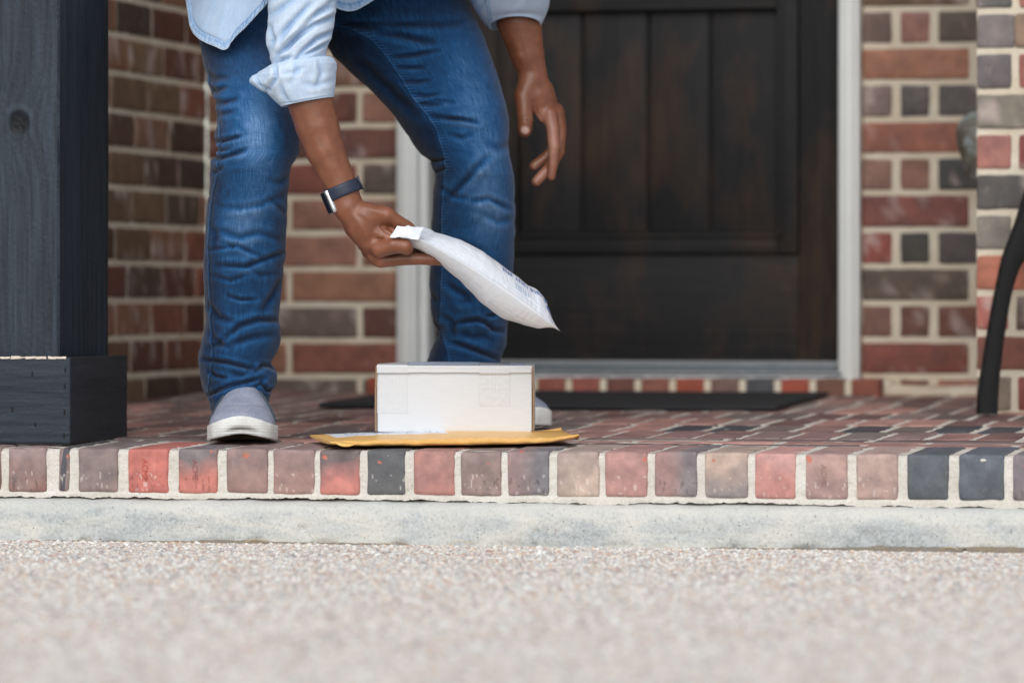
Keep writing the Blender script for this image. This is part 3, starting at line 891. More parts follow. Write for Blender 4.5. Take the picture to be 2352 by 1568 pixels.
G, F = board(xc - PS, xc - 0.0235 + 0.0235, 'f', 'front', WOOD_H, 51)
a.add(G.reshape(-1, 3), F)
a.add(*box(xc - PS, xc, yc + 0.003, yc + t_ - 0.001, zb0 + 0.001, zb1 - 0.001, 0.001))
# nail holes
for (nx, ny) in ((74, 858), (150, 850), (149, 886), (148, 946), (81, 975), (147, 1000), (28, 940)):
    c = WY(nx, ny, yc)
    a.add(*rbox((c[0], yc - 0.0002, c[2]), (0.0012, 0.0012, 0.0042), 0.0008, (1, 1, 1), 0), None, 1)
# raw pale wood along the broken upper arris
for k in range(16):
    xk = xc - PS + 0.02 + k * 0.0165 + rr.uniform(-0.004, 0.004)
    V, F = rbox((xk, yc - 0.0002, zb1 - 0.0012), (rr.uniform(0.006, 0.0105), 0.0016, rr.uniform(0.0010, 0.0026)), 0.0008, (4, 1, 1)); V += fbm(V, 200, 2, k)[:, None] * 0.001
    a.add(V, F, None, 2)
BLK = m_simple('nail_hole_black', (0.006, 0.006, 0.007), 0.9)
RAW = m_simple('raw_pine', (0.62, 0.54, 0.46), 0.8, var=0.2, vs=200)
a.build('plinth_front_board', [WOOD_H, BLK, RAW], post)
a = Acc()
WOOD_D = m_wood('stained_end_board', (0.012, 0.014, 0.018), (0.026, 0.029, 0.036), 1)
G, F = board(yc + 0.0015, yc + PSY, 's', 'side', WOOD_D, 71)
a.add(G.reshape(-1, 3), F)
a.add(*box(xc - t_ + 0.001, xc - 0.003, yc + t_ + 0.001, yc + PSY, zb0 + 0.001, zb1 - 0.001, 0.001))
a.add(*box(xc - PS, xc - t_, yc + PSY - t_, yc + PSY - 0.001, zb0 + 0.001, zb1 - 0.002, 0.001))
a.add(*box(xc - PS, xc - PS + t_ - 0.002, yc + t_, yc + PSY - t_ - 0.001, zb0 + 0.001, zb1 - 0.002, 0.001))
a.build('plinth_side_board', WOOD_D, post)
V, F = box(xc - PS + 0.03, xc - 0.02, yc + 0.018, yc + PSY - 0.03, fz(yc) - 0.005, zb0 + 0.012, 0.004, (12, 12, 2)); V += fbm(V, 60, 2, 3)[:, None] * 0.003
mk('post_footing', V, F, CONC, post)

# ------------------------------------------------------------------ cushions of paper and film: envelope and mailer
def catmull(pts, n):
    pts = np.asarray(pts, float)
    s = np.concatenate([[0], np.cumsum(np.linalg.norm(np.diff(pts, axis=0), axis=1))]); s /= s[-1]
    t = np.linspace(0, 1, n)
    # monotone-ish smooth interpolation through smoothed linear sampling
    out = np.stack([np.interp(t, s, pts[:, k]) for k in range(pts.shape[1])], 1)
    for _ in range(max(2, n // 40)):
        out[1:-1] = 0.25 * out[:-2] + 0.5 * out[1:-1] + 0.25 * out[2:]
    return out


def smooth1(a, k):
    a = np.array(a, float)
    for _ in range(k): a[1:-1] = 0.25 * a[:-2] + 0.5 * a[1:-1] + 0.25 * a[2:]
    return a


def proj0(P):
    Q = P - CAM
    d = Q @ FWD
    f3 = FWD * math.cos(PITCH) - UP * math.sin(PITCH); u3 = FWD * math.sin(PITCH) + UP * math.cos(PITCH)
    return 1176 + FPX * (Q @ RGT) / (Q @ f3), 784 - FPX * (Q @ u3) / (Q @ f3)


def pillow(near, far, up, down, nb, lip=0.0, shape=0.55):
    """closed cushion between two seam curves (na x 3 each)"""
    na = len(near)
    b = (1 - np.cos(np.linspace(0, np.pi, nb))) / 2
    base = near[:, None] * (1 - b)[None, :, None] + far[:, None] * b[None, :, None]
    return base, b


# padded yellow envelope ------------------------------------------------
def envelope():
    na, nb = 240, 90
    a = (1 - np.cos(np.linspace(0, np.pi, na))) / 2
    c = {}
    NL = W(757, 1015, 7.868); NR = W(1330, 1009, 7.93); FR = W(1290, 996, 8.21); FL = W(712, 1000, 8.10)
    for P in (NL, NR, FR, FL): P[2] = fz(P[1]) + 0.0138
    NR[2] += 0.002
    near = NL + (NR - NL) * a[:, None]; far = FL + (FR - FL) * a[:, None]
    base, b = pillow(near, far, 0, 0, nb)
    A, B = np.meshgrid(a, b, indexing='ij')
    prof = (np.sin(np.pi * B) ** 0.6) * (np.clip(np.sin(np.pi * A), 0, 1) ** 0.45)
    wav = fbm(np.stack([A * 1.0, B * 0.4, A * 0], -1), 9, 2, 5)
    top = base.copy(); bot = base.copy()
    seam = fbm(np.stack([A * 14, A * 0, A * 0], -1), 1, 2, 77) * 0.0022 * np.exp(-B / 0.12)
    top[..., 2] += prof * 0.0085 + seam + fbm(np.stack([A * 22, B * 9, A * 0], -1), 1, 3, 6) * 0.0012 * np.sqrt(prof)
    bot[..., 2] += seam
    fl = fz(bot[..., 1]) + 0.0012
    bb = prof ** 0.35
    bot[..., 2] = bot[..., 2] * (1 - bb) + (fl) * bb
    curl = np.clip((A - 0.86) / 0.14, 0, 1)
    bot[..., 2] += curl ** 1.5 * 0.006 * (1 - prof * 0.2) * (A < 0.999)
    bot -= FWD * ((0.0085 * np.sin(np.pi * np.clip(B / 0.16, 0, 1)) * np.clip(np.sin(np.pi * A) * 3, 0, 1)) * (1 + 0.5 * fbm(np.stack([A * 12, B * 3, A * 0], -1), 1, 2, 61)))[..., None]
    n = na * nb
    F = gridF(na, nb)
    V = np.vstack([top.reshape(-1, 3), bot.reshape(-1, 3)])
    FF = np.vstack([F[:, ::-1], F + n])
    lab = ((A > 0.06) & (A < 0.55) & (B > 0.30) & (B < 0.92)).ravel()
    C = np.tile(np.array([0.80, 0.47, 0.15]), (2 * n, 1))
    mi = np.zeros(len(FF), int)
    fa = A.ravel()[FF[:, 0] % n]; fb_ = B.ravel()[FF[:, 0] % n]; istop = FF[:, 0] < n
    mi[istop & (fa > 0.05) & (fa < 0.50) & (fb_ > 0.30 + 0.02 * np.sin(fa * 60)) & (fb_ < 0.93)] = 1
    M = Mat('kraft_paper', 0.38, spec=0.6)
    n_ = M.noise(M.pos((8, 40, 40)), 6, 4)
    M.col(M.mix(M.mr(n_, 0.3, 0.7), (0.76, 0.42, 0.10), (0.86, 0.53, 0.19)))
    M.bump(M.noise(M.pos(), 90, 4, 0.6), 0.25, 0.002)
    LB = m_simple('label_paper', (0.74, 0.78, 0.86), 0.5, var=0.05)
    th_ = thing('padded_envelope', tuple((NL + NR) / 2 * [1, 1, 0]), 'yellow padded envelope lying flat on the porch edge under the white box', 'envelope')
    th_.location = ((NL + NR) / 2)[:]
    mk('envelope_body', V, FF, [M.m, LB], th_, midx=mi)
    # printed strokes on the label
    INK = m_simple('blue_black_ink', (0.03, 0.05, 0.16), 0.5)
    ac = Acc()
    r2 = random.Random(5)
    for row, bb0 in enumerate((0.42, 0.52, 0.62, 0.72)):
        aa = 0.10
        while aa < 0.46:
            l = r2.uniform(0.004, 0.016)
            i0 = int(np.searchsorted(a, aa)); i1 = int(np.searchsorted(a, aa + l)); j0 = int(np.searchsorted(b, bb0))
            if i1 > i0:
                q = [top[i0, j0], top[i1, j0], top[i1, j0 + 1], top[i0, j0 + 1]]
                q = [p + np.array([0, 0, 0.0006]) for p in q]
                ac.add(q, [(0, 1, 2, 3)])
            aa += l + r2.uniform(0.003, 0.02)
    ac.build('label_print', INK, th_)
    # folded corner of the closing flap at the near left
    us = np.linspace(0, 1, 30); vs = np.linspace(0, 1, 12)
    P0, P1 = W(767, 1012, 7.860), W(818, 1018, 7.860)
    Pm = W(790, 1025, 7.850)
    U, Vv = np.meshgrid(us, vs, indexing='ij')
    up_ = P0 + (P1 - P0) * U[..., None]; up_[..., 2] -= 0.003 * np.sin(np.pi * U) * 0
    lowc = P0 + (P1 - P0) * U[..., None] + (Pm - (P0 + P1) / 2) * (np.sin(np.pi * U) ** 0.7)[..., None]
    G = up_ * (1 - Vv)[..., None] + lowc * Vv[..., None]
    G += -FWD * (0.004 * np.sin(np.pi * Vv) * np.sin(np.pi * U))[..., None] - FWD * 0.0015
    mk('flap_fold', G.reshape(-1, 3), gridF(30, 12), M.m, th_)
    return M.m
envelope()


# white shipping box ----------------------------------------------------
def shipping_box():
    c0 = W(1044, 991, 8.035)
    zf = fz(c0[1]) + 0.0215
    c0[2] = zf
    wd = (1227 - 861) / FPX * 8.035
    dp, ht = 0.215, float(W(1044, 838, 8.035)[2]) - zf
    R3 = Matrix.Rotation(PSI - math.radians(0.7), 4, 'Z')
    th_ = thing('shipping_box', c0[:], 'white cardboard mailing box taped shut, standing on the yellow envelope', 'box')
    th_.rotation_euler = (0, 0, PSI - math.radians(0.7))
    CB = Mat('white_cardboard', 0.6, spec=0.3)
    p = CB.pos((1, 1, 1))
    CB.col(CB.mix(CB.mr(CB.noise(CB.pos((4, 1, 60)), 8, 4), 0.3, 0.7), (0.60, 0.612, 0.62), (0.64, 0.65, 0.66)))
    CB.bump(CB.noise(CB.pos((1, 1, 9)), 60, 3), 0.12, 0.0012)
    KR = Mat('corrugated_edge', 0.8, spec=0.2)
    wv = KR.n('TexWave', {'Vector': KR.pos(), 'Scale': 95.0, 'Distortion': 1.5}, bands_direction='Z').outputs[0]
    KR.col(KR.mix(KR.mr(wv, 0.2, 0.8), (0.22, 0.13, 0.07), (0.50, 0.36, 0.24)))
    KR.bump(wv, 0.8, 0.002)
    LB = m_simple('blue_grey_label', (0.50, 0.58, 0.72), 0.4, var=0.1)
    IK = m_simple('navy_print', (0.06, 0.09, 0.18), 0.45, var=0.3, vs=200)
    def put(name, V, F, m, **k):
        o = mk(name, V, F, m, None, **k); o.parent = th_; return o
    V, F = rbox((0, dp / 2, ht / 2 - 0.003), (wd / 2 - 0.0042, dp / 2 - 0.001, ht / 2 - 0.003), 0.0012, (24, 8, 16))
    V[:, 1] += -0.0004 * np.cos(V[:, 0] / wd * 3.1) * (V[:, 1] < 0.02) * np.sin(np.clip(V[:, 2] / ht, 0, 1) * 3.1)
    put('carton', V, F, CB.m)
    # lid: top sheet with a short lip turned down over the front
    ac = Acc()
    V, F = rbox((0, dp / 2 - 0.002, ht - 0.0045), (wd / 2 - 0.003, dp / 2 + 0.002, 0.0022), 0.0015, (30, 14, 1))
    bulge = 0.0058 * np.sin(np.clip((V[:, 1] + 0.004) / dp, 0, 1) * 3.14) * np.cos(np.clip(np.abs(V[:, 0]) / (wd / 2), 0, 1) * 1.57) ** 0.5
    V[:, 2] += bulge + 0.0016 * (V[:, 0] < 0) * np.clip(-V[:, 0] / wd * 2, 0, 1)
    ac.add(V, F)
    V, F = rbox((0, -0.0024, ht - 0.0075), (wd / 2 - 0.0045, 0.0013, 0.0065), 0.001, (30, 1, 3)); V[:, 2] += (V[:, 2] < ht - 0.01) * fbm(V, 60, 2, 3) * 0.0008
    V[:, 2] += (V[:, 2] < ht - 0.010) * (0.0007)
    ac.add(V, F)
    put('lid', np.vstack(ac.V), np.vstack(ac.F), CB.m)
    for s in (-1, 1):
        V, F = rbox((s * (wd / 2 - 0.0019), dp / 2 - 0.0035, ht / 2 - 0.0005), (0.0017, dp / 2, ht / 2 - 0.0015), 0.001, (2, 4, 30))
        V[:, 0] += (V[:, 1] < 0.005) * fbm(V * [0, 0, 1], 40, 2, 4 + s) * 0.0006 + s * 0.0007 * np.sin(V[:, 2] * 40)
        nrm_front = np.array([V[f, 1].mean() < -0.0022 for f in F])
        put('side_flap', V, F, [CB.m, KR.m], midx=nrm_front.astype(int))
        ic = np.array([V[f].mean(0) for f in F])
    # tape
    TP = Mat('clear_filament_tape', 0.22, spec=0.5)
    wv = TP.n('TexWave', {'Vector': TP.pos(), 'Scale': 130.0, 'Distortion': 0.3}, bands_direction='X').outputs[0]
    crk = TP.noise(TP.pos((1, 1, 0.4)), 160, 4, 0.7)
    TP.col(TP.mix(TP.mr(wv, 0.2, 0.9), (0.578, 0.592, 0.602), (0.622, 0.632, 0.642)))
    TP.bump(TP.math('ADD', wv, TP.math('MULTIPLY', crk, 3.0)), 0.25, 0.0005)
    def lx(px): return (px - 1044) / FPX * 8.035
    for (a0, a1, zl) in ((866, 936, 0.030), (1101, 1171, 0.044)):
        x0, x1 = lx(a0), lx(a1)
        us = np.linspace(x0, x1, 24)
        prof_ = [(0.0006, z) for z in np.linspace(zl, ht - 0.0165, 30)] + [(-0.0030, ht - 0.0150)] + [(-0.00395, z) for z in np.linspace(ht - 0.0138, ht - 0.0028, 9)] + [(-0.0040, ht - 0.0016), (-0.002, ht - 0.0008)] + [(y_, ht - 0.0010 + 0.0) for y_ in np.linspace(0.003, 0.06, 8)]
        G = np.zeros((24, len(prof_), 3)); G[..., 0] = us[:, None]; G[..., 1] = np.array([q[0] for q in prof_]); G[..., 2] = np.array([q[1] for q in prof_])
        bl = 0.0058 * np.sin(np.clip((G[..., 1] + 0.004) / dp, 0, 1) * 3.14) * np.cos(np.clip(np.abs(G[..., 0]) / (wd / 2), 0, 1) * 1.57) ** 0.5 + 0.0016 * (G[..., 0] < 0) * np.clip(-G[..., 0] / wd * 2, 0, 1)
        G[..., 2] += np.where(G[..., 1] > -0.0035, bl, 0)
        G[..., 1] -= (np.abs(fbm(G, 120, 3, 6)) * 0.0004 + 0.0004 * np.cos(G[..., 0] / wd * 3.1)) * (G[..., 2] < ht - 0.0155)
        # frayed lower end
        G[:, 0, 2] += rng.uniform(-0.0008, 0.0008, 24)
        put('tape', G.reshape(-1, 3), gridF(24, len(prof_)), TP.m)
    # label sheet on the lid and a dark print under the tape
    def sheet(name, x0, x1, y0, y1, m, dz):
        us = np.linspace(x0, x1, 30); vs = np.linspace(y0, y1, 14)
        U, Vv = np.meshgrid(us, vs, indexing='ij')
        bl = 0.0058 * np.sin(np.clip((Vv + 0.004) / dp, 0, 1) * 3.14) * np.cos(np.clip(np.abs(U) / (wd / 2), 0, 1) * 1.57) ** 0.5 + 0.0016 * (U < 0) * np.clip(-U / wd * 2, 0, 1)
        G = np.stack([U, Vv, ht - 0.0023 + bl + dz], -1)
        put(name, G.reshape(-1, 3), gridF(30, 14), m)
    sheet('label', lx(884), lx(1205), 0.010, dp - 0.02, LB, 0.0004)
    sheet('label_print', lx(1100), lx(1168), 0.006, 0.10, IK, 0.0009)
shipping_box()


# ------------------------------------------------------------------ white bubble mailer in the hand
def mailer():
    na, nb = 260, 90
    seam = [(903, 536, 7.925), (922, 540, 7.92), (948, 545, 7.912), (978, 556, 7.905), (1015, 578, 7.90), (1076, 612, 7.895), (1118, 638, 7.892), (1159, 665, 7.89), (1200, 694, 7.892), (1241, 724, 7.895), (1266, 745, 7.90), (1286, 761, 7.905)]
    a = np.linspace(0, 1, na)
    sm = np.array(seam)
    s = np.concatenate([[0], np.cumsum(np.hypot(*np.diff(sm[:, :2], axis=0).T))]); s /= s[-1]
    def cub(k): 
        o = np.interp(a, s, sm[:, k])
        for _ in range(30): o[1:-1] = 0.25 * o[:-2] + 0.5 * o[1:-1] + 0.25 * o[2:]
        return o
    px, py, dd = cub(0), cub(1), cub(2)
    near = W(px, py, dd)
    # the far seam, narrower where the fingers gather it
    ox = np.interp(a, [0, 0.1, 0.25, 0.5, 0.8, 1], [36, 24, 2, -26, -42, -47]); oy = np.interp(a, [0, 0.1, 0.25, 0.5, 0.8, 1], [-19, -24, -33, -46, -58, -70])
    od = np.interp(a, [0, 0.1, 0.3, 0.6, 1], [0.07, 0.09, 0.14, 0.175, 0.185])
    far = W(px + ox, py + oy, dd + od)
    base, b = pillow(near, far, 0, 0, nb)
    A, B = np.meshgrid(a, b, indexing='ij')
    along = near[-1] - near[0]; across = far[na // 2] - near[na // 2]
    nrm = np.cross(along, across); nrm /= np.linalg.norm(nrm)
    if nrm[2] < 0: nrm = -nrm
    endp = np.clip(A / 0.16, 0, 1) ** 0.8 * np.clip((1 - A) / 0.30, 0, 1) ** 0.75
    up = 0.014 * np.sin(np.pi * B) ** 0.6 * endp * np.interp(A, [0, 0.3, 0.6, 1], [1.0, 1.25, 0.7, 0.5])
    tdn = np.interp(a, [0, 0.08, 0.2, 0.33, 0.5, 0.62, 0.70, 0.8, 0.9, 1.0], [0.003, 0.014, 0.022, 0.026, 0.036, 0.050, 0.057, 0.046, 0.024, 0.002])
    tgx = np.array([905, 940, 963, 998, 1056, 1113, 1161, 1200, 1241, 1284], float); tgy = np.array([546, 562, 573, 592, 642, 699, 732, 743, 755, 764], float)
    ucx = np.array([905, 939, 974, 994, 1056, 1103, 1140, 1179, 1239, 1260, 1285], float); ucy = np.array([526, 516, 524, 531, 551, 574, 603, 634, 689, 722, 757], float)
    shp = np.sin(np.pi * b) ** 0.55; shu = np.sin(np.pi * b) ** 1.05
    tup = np.full(na, 0.012)
    for _ in range(14):
        q = base - nrm * (tdn[:, None] * shp[None])[..., None]; qx, qy = proj0(q)
        j = np.argmax(qy, 1); ex = qx[np.arange(na), j]; ey = qy[np.arange(na), j]
        err = np.interp(ex, tgx, tgy) - ey
        tdn = np.clip(tdn + smooth1(err, 8) * 0.0006, 0.002, 0.075)
        q = base + nrm * (tup[:, None] * shu[None])[..., None]; qx, qy = proj0(q)
        j = np.argmin(qy, 1); ex = qx[np.arange(na), j]; ey = qy[np.arange(na), j]
        err = ey - np.interp(ex, ucx, ucy)
        tup = np.clip(tup + smooth1(err, 8) * 0.0005, 0.001, 0.045)
    tdn = smooth1(tdn, 20) * np.clip(a * 20, 0.2, 1) * np.clip((1 - a) * 14, 0, 1); tup = smooth1(tup, 20) * np.clip((1 - a) * 14, 0, 1)
    dn = tdn[:, None] * shp[None]
    up = tup[:, None] * shu[None]
    tex = np.stack([A * 0.36, B * 0.18, A * 0], -1)
    wr = fbm(tex * [1, 0.35, 1], 60, 2, 4) * 0.0007 + fbm(tex, 22, 2, 5) * 0.0014
    # puckers radiating from the seam
    puck = np.sin(A * 150 + 3 * np.sin(A * 31)) * np.exp(-B / 0.10) * (1 - np.exp(-B / 0.02)) * 0.0007 * (0.4 + 0.6 * np.abs(fbm(np.stack([A * 11, A * 0, A * 0], -1), 1, 2, 8)))
    m_ = np.clip(np.sin(np.pi * B) * 3, 0, 1) * np.clip(A * 12, 0, 1) * np.clip((1 - A) * 12, 0, 1)
    lineq = fbm(tex * [0.5, 2.0, 1] + [[0, 0, 0]], 38, 2, 15)
    crease = -0.0010 * np.exp(-(lineq / 0.05) ** 2)
    top = base + nrm * (up + (wr + crease) * m_ * 0.7 + puck)[..., None]
    lipk = np.exp(-B / 0.012)[..., None] * (FWD * -0.0045 + nrm * 0.0012)
    top = top + lipk
    bot = base + lipk - nrm * (dn + (wr * 1.1 + crease) * m_ + puck)[..., None]
    n = na * nb
    F = gridF(na, nb)
    V = np.vstack([top.reshape(-1, 3), bot.reshape(-1, 3)]); FF = np.vstack([F[:, ::-1], F + n])
    M = Mat('white_poly_film', 0.28, spec=0.5)
    nn = M.noise(M.pos(), 55, 4, 0.6)
    M.col(M.mix(M.mr(nn, 0.3, 0.7), (0.74, 0.79, 0.86), (0.80, 0.83, 0.87)))
    M.b.inputs['Subsurface Weight'].default_value = 0.0
    M.bump(M.math('ADD', M.noise(M.pos(), 120, 4, 0.6), M.math('MULTIPLY', nn, 2)), 0.18, 0.0014)
    th_ = thing('bubble_mailer', near[0][:], 'white padded poly mailer held tilted in the right hand above the box', 'mailer')
    mk('mailer_pouch', V, FF, M.m, th_)
    # flap corner turned up at the grip
    q = [W(895, 545, 7.893), W(913, 521, 7.900), W(974, 521, 7.912), W(962, 551, 7.895)]
    us = np.linspace(0, 1, 16); U, Vv = np.meshgrid(us, us, indexing='ij')
    G = (q[0] * ((1 - U) * (1 - Vv))[..., None] + q[1] * ((1 - U) * Vv)[..., None] + q[3] * (U * (1 - Vv))[..., None] + q[2] * (U * Vv)[..., None])
    G += -FWD * (0.006 * np.sin(np.pi * U) * np.sin(np.pi * Vv))[..., None] + UP * (fbm(np.stack([U, Vv, U * 0], -1), 5, 2, 3) * 0.003)[..., None]
    o = mk('mailer_flap', G.reshape(-1, 3), gridF(16, 16), M.m, th_)
    md = o.modifiers.new('thick', 'SOLIDIFY'); md.thickness = 0.0008
    # sealed tab at the far tip
    tip = near[-1]
    pass
    # printed words in blue, upside down to the viewer, along the far side: strokes of each letter
    INK = m_simple('blue_print', (0.13, 0.21, 0.46), 0.4)
    PALE = m_simple('pale_blue_print', (0.42, 0.55, 0.75), 0.4)
    glyph = {'S': ['11', '10', '11', '01', '11'], 'E': ['11', '10', '11', '10', '11'], 'L': ['10', '10', '10', '10', '11'], 'F': ['11', '10', '11', '10', '10'], 'R': ['11', '11', '11', '10', '11'],
             'I': ['10', '10', '10', '10', '10'], 'N': ['101', '111', '111', '101', '101'], 'T': ['111', '010', '010', '010', '010'], 'A': ['010', '101', '111', '101', '101'], 'M': ['101', '111', '101', '101', '101'], 'U': ['101', '101', '101', '101', '111'], 'P': ['11', '11', '11', '10', '10'], 'O': ['111', '101', '101', '101', '111'], 'C': ['11', '10', '10', '10', '11'], 'H': ['101', '101', '111', '101', '101'], ' ': ['00'] * 5}
    def surf(aa, bb):
        i = np.clip(aa * (na - 1), 0, na - 2); j = np.interp(bb, b, np.arange(nb)); j = min(j, nb - 2)
        i0, j0 = int(i), int(j); fi, fj = i - i0, j - j0
        P = top[i0, j0] * (1 - fi) * (1 - fj) + top[i0 + 1, j0] * fi * (1 - fj) + top[i0, j0 + 1] * (1 - fi) * fj + top[i0 + 1, j0 + 1] * fi * fj
        return P + nrm * 0.0007
    def words(txt, a0, b0, ca, cb, m, name):
        ac = Acc(); x = 0
        for ch in txt:
            gl = glyph[ch]
            for r_, rowb in enumerate(gl):
                for c_, bit in enumerate(rowb):
                    if bit == '1':
                        aa = a0 - (x + c_) * ca; bb = b0 + r_ * cb
                        ac.add([surf(aa, bb), surf(aa - ca, bb), surf(aa - ca, bb + cb), surf(aa, bb + cb)], [(0, 1, 2, 3)])
            x += len(gl[0]) + 1
        ac.build(name, m, th_)
    words('CULU IULET MFER', 0.885, 0.34, 0.0052, 0.017, INK, 'printed_line')
    words('ITIULL', 0.80, 0.17, 0.0048, 0.018, PALE, 'printed_size')
    # three petal emblem
    ac = Acc()
    for (aa, bb, la, lb) in ((0.915, 0.36, 0.014, 0.045), (0.928, 0.24, 0.014, 0.045), (0.955, 0.27, 0.026, 0.035)):
        t = np.linspace(0, 2 * np.pi, 16, endpoint=False)
        ring = [surf(min(aa + la * math.cos(x), 0.995), bb + lb * math.sin(x)) + nrm * 0.0004 for x in t]
        c = surf(aa, bb) + nrm * 0.0006
        ac.add([c] + ring, [(0, 1 + k, 1 + (k + 1) % 16, 1 + (k + 1) % 16) for k in range(16)])
    VV = np.vstack(ac.V); FFF = [tuple(f[:3]) for f in np.vstack(ac.F)]
    mk('printed_emblem', VV, FFF, INK, th_)
mailer()

# ------------------------------------------------------------------ person: cloth lofts
def proj(P):
    Q = P - CAM
    d = Q @ FWD
    return 1176 + FPX * (Q @ RGT) / d, HOR - FPX * Q[..., 2] / d


def loft(rows, nrow, nf=150, nbk=36, smooth=6, power=1.0):
    """rows: (lx, ly, rx, ry, depth, half thickness, arch px)"""
    R = np.array([list(r) + [0] * (7 - len(r)) for r in rows], float)
    m = (R[:, :2] + R[:, 2:4]) / 2
    s = np.concatenate([[0], np.cumsum(np.maximum(np.hypot(*np.diff(m, axis=0).T), 0.5))]); L = s[-1]; s /= L
    t = np.linspace(0, 1, nrow)
    C = np.stack([smooth1(np.interp(t, s, R[:, k]), smooth) for k in range(7)], 1)
    PL, PR = W(C[:, 0], C[:, 1], C[:, 4]), W(C[:, 2], C[:, 3], C[:, 4])
    mid, H = (PL + PR) / 2, (PR - PL) / 2
    hl = np.linalg.norm(H, axis=1)
    thf = np.linspace(0, np.pi, nf, endpoint=False); thb = np.linspace(np.pi, 2 * np.pi, nbk, endpoint=False)
    th = np.concatenate([thf, thb])
    ct, st = np.cos(th), np.sin(th)
    if power != 1.0:
        ct = np.sign(ct) * np.abs(ct) ** power; st = np.sign(st) * np.abs(st) ** power
    b = C[:, 5]
    P = mid[:, None] + H[:, None] * (-ct)[None, :, None] - FWD * (b[:, None] * st)[..., None]
    P = P + UP * (C[:, 6][:, None] * C[:, 4][:, None] / FPX * np.clip(st, -0.3, 1))[..., None]
    Hn = H / hl[:, None]
    N = Hn[:, None] * (-ct)[None, :, None] / hl[:, None, None] - FWD * (st[None, :] / b[:, None])[..., None]
    N /= np.linalg.norm(N, axis=-1, keepdims=True)
    arc = np.concatenate([[0], np.cumsum(np.linalg.norm(np.diff(mid, axis=0), axis=1))])
    r_ = (hl + b) / 2
    uv = np.stack([r_.mean() * th[None, :] + 0 * arc[:, None], arc[:, None] + 0 * th[None, :]], -1)
    return P, N, uv, st


def seg_dist(x, y, pts):
    """signed distance to a polyline and position along it"""
    best = np.full(x.shape, 1e9); sg = np.zeros(x.shape); al = np.zeros(x.shape)
    L = np.concatenate([[0], np.cumsum([math.hypot(pts[i + 1][0] - pts[i][0], pts[i + 1][1] - pts[i][1]) for i in range(len(pts) - 1)])])
    for i in range(len(pts) - 1):
        ax, ay = pts[i]; bx, by = pts[i + 1]
        vx, vy = bx - ax, by - ay; l2 = vx * vx + vy * vy + 1e-9
        t = ((x - ax) * vx + (y - ay) * vy) / l2
        tc = np.clip(t, 0, 1)
        dx, dy = x - ax - tc * vx, y - ay - tc * vy
        d = np.hypot(dx, dy)
        s_ = np.sign(vx * dy - vy * dx)
        m = d < best
        best = np.where(m, d, best); sg = np.where(m, s_, sg); al = np.where(m, (L[i] + tc * (L[i + 1] - L[i])) / L[-1], al)
    return best, sg, al


def fold_field(x, y, folds):
    """crease: a valley with a rounded ridge on its lower side"""
    out = np.zeros(x.shape)
    for f in folds:
        pts, wd, amp = f[0], f[1] * 0.82, f[2]
        ridge = f[3] if len(f) > 3 else 0.6
        d, sg, al = seg_dist(x, y, pts)
        tp = np.clip(np.sin(np.pi * np.clip(al * 0.9 + 0.05, 0, 1)), 0, 1) ** 0.6 * (d < wd * 6)
        sd = d * sg
        out += amp * tp * (-np.exp(-(sd / wd) ** 2) + ridge * np.exp(-((sd - 2.0 * wd) / (1.3 * wd)) ** 2) + 0.5 * ridge * np.exp(-((sd + 1.9 * wd) / (1.3 * wd)) ** 2))
    return out * 0.0012


def ringF(n, m): return gridF(n, m, True)


def crop(pts, x0, y0, s): return [(x0 + a / s, y0 + b / s) for a, b in pts]
c6 = lambda p: crop(p, 440, 234.5, 2.674)
c5 = lambda p: crop(p, 410.5, 762.3, 5.349)
c7 = lambda p: crop(p, 938, 205, 2.431)
c5b = lambda p: crop(p, 961.7, 645, 7.038)
c4b = lambda p: crop(p, 733, 0, 4.456)
c1 = lambda p: crop(p, 381, 0, 3.343)

person = thing('person', tuple(W(850, 1000, 8.4)), 'person in blue jeans and pale denim shirt bending down with a white mailer', 'person')
person.location = (-0.25, 0.5, fz(0.5))

# --- jeans ------------------------------------------------------------
legL = [(430, -190, 700, -190, 8.45, 0.115), (440, -100, 670, -100, 8.40, 0.110), (452, 0, 655, 0, 8.33, 0.105), (460, 95, 648, 95, 8.24, 0.098), (470, 150, 650, 150, 8.18, 0.092), (484, 200, 652, 200, 8.12, 0.088),
        (497, 232, 660, 232, 8.09, 0.085), (501, 262, 672, 262, 8.075, 0.083), (503, 285, 680, 290, 8.065, 0.081), (496, 300, 684, 310, 8.06, 0.080), (495, 318, 686, 330, 8.06, 0.080), (502, 345, 684, 350, 8.06, 0.079), (500, 354, 676, 366, 8.06, 0.079), (489, 364, 668, 378, 8.06, 0.078),
        (484, 385, 665, 395, 8.065, 0.077), (483, 420, 664, 425, 8.08, 0.075), (476, 470, 661, 475, 8.10, 0.073), (472, 520, 659, 520, 8.12, 0.071), (468, 570, 655, 570, 8.14, 0.070), (468, 630, 650, 630, 8.16, 0.069), (472, 690, 643, 690, 8.18, 0.068),
        (475, 735, 641, 735, 8.19, 0.068), (473, 760, 643, 765, 8.195, 0.068), (464, 790, 642, 785, 8.20, 0.070), (458, 820, 632, 812, 8.205, 0.072), (459, 848, 621, 832, 8.21, 0.072), (463, 870, 634, 850, 8.21, 0.072), (468, 893, 635, 872, 8.21, 0.070), (476, 912, 628, 892, 8.21, 0.066), (482, 925, 617, 905, 8.20, 0.060), (486, 938, 615, 925, 8.195, 0.058, 14), (489, 948, 613, 941, 8.19, 0.056, 30)]
